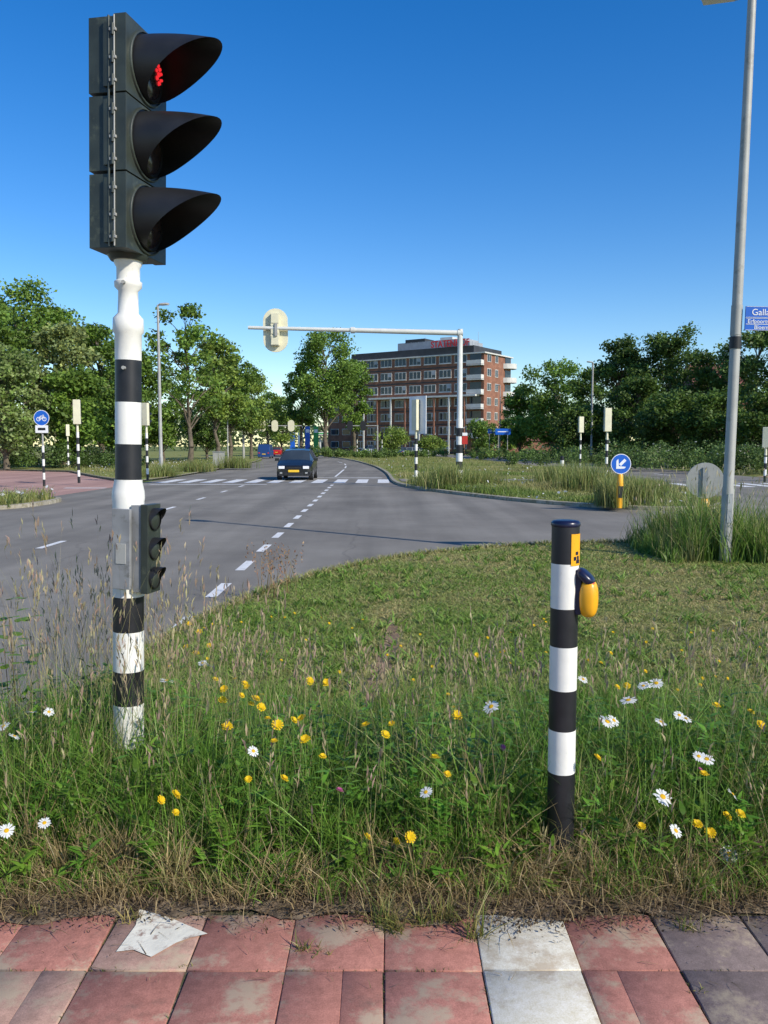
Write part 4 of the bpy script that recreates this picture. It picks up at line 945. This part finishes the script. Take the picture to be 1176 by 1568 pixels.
link('dry_straw', g.mesh('dry_straw', grassm))
mb = MB(); soil = pm('soil', (.09, .062, .04), .95, .4, 9, bump=1, bscale=30, col2=(.20, .145, .09))
e = [(-1.97+.06*i, 2.68+.03*math.sin(i*.85)+.02*math.sin(i*.3)+random.uniform(-.012, .012)) for i in range(81)]; flat(mb, e+[(2.83, 3.6), (-1.97, 3.6)], .018, soil); mb.obj('soil_strip')
g = NP()
for cx_, cy_, m, hh_ in ((.0, 2.64, 100, .10), (.03, 2.60, 50, .07), (-.26, 2.5, 26, .05), (-.2, 2.48, 14, .03), (-1.2, 2.7, 30, .05), (.3, 2.57, 40, .14), (1.0, 2.62, 40, .05), (.9, 2.3, 12, .02), (-.6, 2.41, 10, .015), (1.5, 2.66, 40, .08), (.2, 2.66, 50, .09), (.12, 2.64, 40, .08), (-.85, 2.66, 20, .06)):
    g.add(ribbons(np.stack([cx_+rng.normal(0, .02, m), cy_+rng.normal(0, .012, m), np.full(m, .01)], 1), hh_*rng.uniform(.3, 1.3, m), hh_*rng.uniform(.2, 1.3, m), rng.uniform(.003, .006, m), rng.uniform(0, 6.28, m), mixc((.14, .22, .04), (.45, .34, .12), rng.uniform(0, 1, m), .2), 3))
# moss and grass growing in the joints
for _ in range(900):
    pass
n = 2600; jx = rng.integers(-6, 9, n)*.3; onx = rng.uniform(size=n) < .5
xx = np.where(onx, jx+rng.normal(0, .003, n), rng.uniform(-1.8, 2.4, n)); yy = np.where(onx, rng.uniform(1.2, 2.7, n), rng.choice([1.5, 1.8, 2.1, 2.4], n)+rng.normal(0, .003, n))
k = patch(xx, yy, 5) > .55; xx = xx[k]; yy = yy[k]; n = len(xx)
g.add(ribbons(np.stack([xx, yy, np.full(n, .007)], 1), rng.uniform(.006, .016, n), rng.uniform(.002, .012, n), rng.uniform(.002, .005, n), rng.uniform(0, 6.28, n), mixc((.10, .14, .03), (.26, .22, .09), rng.uniform(0, 1, n), .2), 2))
link('paving_weeds', g.mesh('paving_weeds', grassm))

g = NP(); NT = 560
for i in range(NT):
    x0_ = rng.uniform(3.9, 8.5); y0_ = rng.uniform(11.2, 13.6); m = 34
    H_ = (.74+.22*math.sin(x0_*3)+.1*math.sin(x0_*7+y0_*3))*rng.uniform(.55, 1.25)*min(1, (x0_-3.6)/.8)
    if y0_ > 13.3: H_ *= .8
    B = np.stack([x0_+rng.normal(0, .06, m), y0_+rng.normal(0, .06, m), np.zeros(m)], 1); h = H_*rng.uniform(.4, 1.1, m)
    cb = np.array((.18, .30, .05)) if rng.uniform() < .7 else np.array((.36, .37, .13))
    g.add(ribbons(B, h, h*rng.uniform(.1, .7, m), rng.uniform(.008, .018, m), rng.uniform(0, 6.28, m), cb*rng.uniform(.7, 1.3, (m, 1)), 3))
n = 460; xx = rng.uniform(3.8, 8.5, n); yy = rng.uniform(11.2, 13.6, n); r = ribbons(np.stack([xx, yy, np.zeros(n)], 1), rng.uniform(.7, 1.3, n)*np.clip((xx-3.3)/.8, .5, 1), rng.uniform(.05, .4, n), np.full(n, .006), rng.uniform(0, 6.28, n), mixc((.34, .34, .14), (.44, .34, .2), rng.uniform(0, 1, n)), 3); g.add(r)
g.add(ribbons(r[4], rng.uniform(.05, .12, n), rng.uniform(0, .05, n), rng.uniform(.012, .025, n), rng.uniform(0, 6.28, n), mixc((.42, .32, .22), (.45, .42, .2), rng.uniform(0, 1, n)), 2, True))
link('tall_grass_clump', g.mesh('tall_grass_clump', grassm))
g = NP()
for (px, Y, h_, s_) in ((690, 31.5, 1.0, 1.0), (735, 32, .7, 1.2), (850, 33, .9, 1.0), (900, 30, 1.0, 1.6), (935, 22.3, .8, .4), (975, 23, .8, .6), (1000, 24, .7, .8), (880, 34, 1, 1.5), (660, 33.5, .6, .8), (250, 44, .7, .8), (300, 52, .8, 1.2), (360, 60, 1, 1.5), (220, 43, .6, .8)):
    m = 900; xc = X(px, 740, Y); h = h_*rng.uniform(.4, 1.15, m)
    g.add(ribbons(np.stack([xc+rng.normal(0, s_*.4, m), Y+rng.normal(0, .35, m), np.zeros(m)], 1), h, h*rng.uniform(.05, .5, m), rng.uniform(.015, .035, m), rng.uniform(0, 6.28, m), mixc((.15, .25, .05), (.40, .37, .14), rng.uniform(0, 1, m), .3), 3))
link('wild_grass_tufts', g.mesh('wild_grass_tufts', grassm))

# ------------------------------------------------------------ flowers
V = []; T = []; Q = []; C = []
def flower(x, y, z, r, kind):
    nd = Vector((random.gauss(.25, .4), random.gauss(-.4, .4), 1)).normalized(); a = nd.orthogonal().normalized(); b = nd.cross(a); o = Vector((x, y, z))
    if kind == 'daisy':
        n = 16
        for i in range(n):
            t = 2*math.pi*i/n+random.uniform(-.08, .08); dv = a*math.cos(t)+b*math.sin(t); sv = b*math.cos(t)-a*math.sin(t); L = r*random.uniform(.9, 1.08); k = len(V); dr = random.uniform(-.2, .1)*r
            V.extend([o+dv*r*.25-sv*r*.06, o+dv*r*.25+sv*r*.06, o+dv*L*.8+sv*r*.13+nd*dr*.6, o+dv*L+nd*dr, o+dv*L*.8-sv*r*.13+nd*dr*.6]); C.extend([(.8, .8, .77)]*5); Q.append((k, k+1, k+2, k+4)); T.append((k+2, k+3, k+4))
        n = 10; k = len(V); V.append(o+nd*r*.16); C.append((.85, .5, .02))
        for i in range(n): t = 2*math.pi*i/n; V.append(o+(a*math.cos(t)+b*math.sin(t))*r*.3+nd*r*.04); C.append((.75, .42, .01))
        for i in range(n): T.append((k, k+1+i, k+1+(i+1) % n))
    else:
        cc = (.90, .60, .01) if kind == 'yellow' else (.55, .12, .28)
        for lay in range(2):
            n = 12
            for i in range(n):
                t = 2*math.pi*(i+.5*lay)/n; dv = a*math.cos(t)+b*math.sin(t); sv = b*math.cos(t)-a*math.sin(t); L = r*(1-.3*lay)*random.uniform(.85, 1.1); k = len(V); up = nd*r*(.1+.35*lay)
                V.extend([o, o+dv*L+sv*r*.17+up, o+dv*L*1.05+up, o+dv*L-sv*r*.17+up]); C.extend([tuple(q*random.uniform(.85, 1) for q in cc)]*4); Q.append((k, k+1, k+2, k+3))
    k = len(V); gx_ = x+random.uniform(-.03, .03); gy2 = y+random.uniform(-.03, .03)
    V.extend([Vector((gx_-.0015, gy2, 0)), Vector((gx_+.0015, gy2, 0)), o+Vector((.0012, 0, 0)), o-Vector((.0012, 0, 0))]); C.extend([(.17, .28, .05)]*4); Q.append((k, k+1, k+2, k+3))
def place(lst, kind, r0, zf):
    for px, py in lst:
        a_, b_, c_ = ray(px, py); z = zf*random.uniform(.9, 1.2)
        if py < 1040: z *= .7
        t = (EYE-z)/(-c_); Y = b_*t
        if Y < 2.85: Y = 2.85+random.uniform(0, .1); z = EYE+c_/b_*Y
        flower(a_/b_*Y, Y, max(z, .04), r0*random.uniform(.75, 1.25), kind)
place([(10, 1272), (68, 1260), (388, 1150), (320, 1018), (255, 1042), (652, 1213), (752, 1082), (893, 1040), (940, 1103), (990, 1048), (1012, 1105), (1040, 1095), (1070, 1158), (1122, 1216), (1015, 1220), (1035, 1272), (1117, 1308), (962, 1072), (75, 1090), (22, 1127), (48, 1090), (5, 1112), (1050, 1100), (1082, 1162), (930, 1105), (985, 1050), (1005, 1046), (310, 1015)], 'daisy', .029, .52)
place([(375, 1047), (370, 1065), (400, 1083), (348, 1112), (341, 1072), (462, 1100), (450, 1103), (467, 1132), (420, 1135), (494, 1158), (500, 1045), (475, 1043), (247, 1225), (269, 1217), (269, 1244), (435, 1192), (380, 1193), (563, 1282), (607, 1288), (628, 1282), (600, 1108), (560, 1110), (666, 1160), (700, 1095), (730, 1003), (768, 1000), (1134, 1246), (1088, 1275), (1113, 1250), (1068, 1262), (982, 1265), (988, 1028), (960, 1050), (915, 1160), (935, 1000), (297, 945), (305, 967), (320, 988), (290, 955), (686, 1378), (1078, 1185), (1097, 1080), (945, 1052), (900, 1012), (685, 1185), (590, 1125), (385, 1078), (392, 1070), (378, 1052), (360, 1040), (410, 1100), (425, 1110), (343, 1055), (1150, 1090), (1165, 1110), (870, 1020), (920, 1015), (300, 1000), (285, 990), (330, 1040)], 'yellow', .018, .48)
place([(1072, 1178), (1160, 1293), (770, 1145), (520, 1210), (1150, 1330)], 'pink', .013, .42)
for _ in range(70):
    x_ = random.uniform(-1.6, 3.0); y_ = random.uniform(4.2, 7.0); flower(x_, y_, random.uniform(.08, .2), .012, 'yellow')
link('wild_flowers', npmesh('wild_flowers', [tuple(v) for v in V], Q, T, np.array(C), (petalm,)))

g = NP()
for k in range(34):
    hh_ = random.uniform(.45, .98); B = np.array([[-1.72+random.uniform(-.12, .1), 3.75+random.uniform(-.1, .1), hh_*.98]])
    a = np.array([random.uniform(0, 6.28)]); L_ = random.uniform(.05, .085)
    g.add(ribbons(B, np.array([L_*.3]), np.array([L_]), np.array([L_*.75]), a, np.array([[.21, .37, .05]])*random.uniform(.7, 1.2), 5, True, a+math.pi/2))
for k in range(4): g.add(ribbons(np.array([[-1.72+random.uniform(-.06, .06), 3.75+random.uniform(-.06, .06), 0.]]), np.array([random.uniform(.7, .98)]), np.array([.08]), np.array([.008]), np.array([random.uniform(0, 6.28)]), np.array([[.14, .10, .05]]), 4))
link('tree_seedling', g.mesh('tree_seedling', grassm))
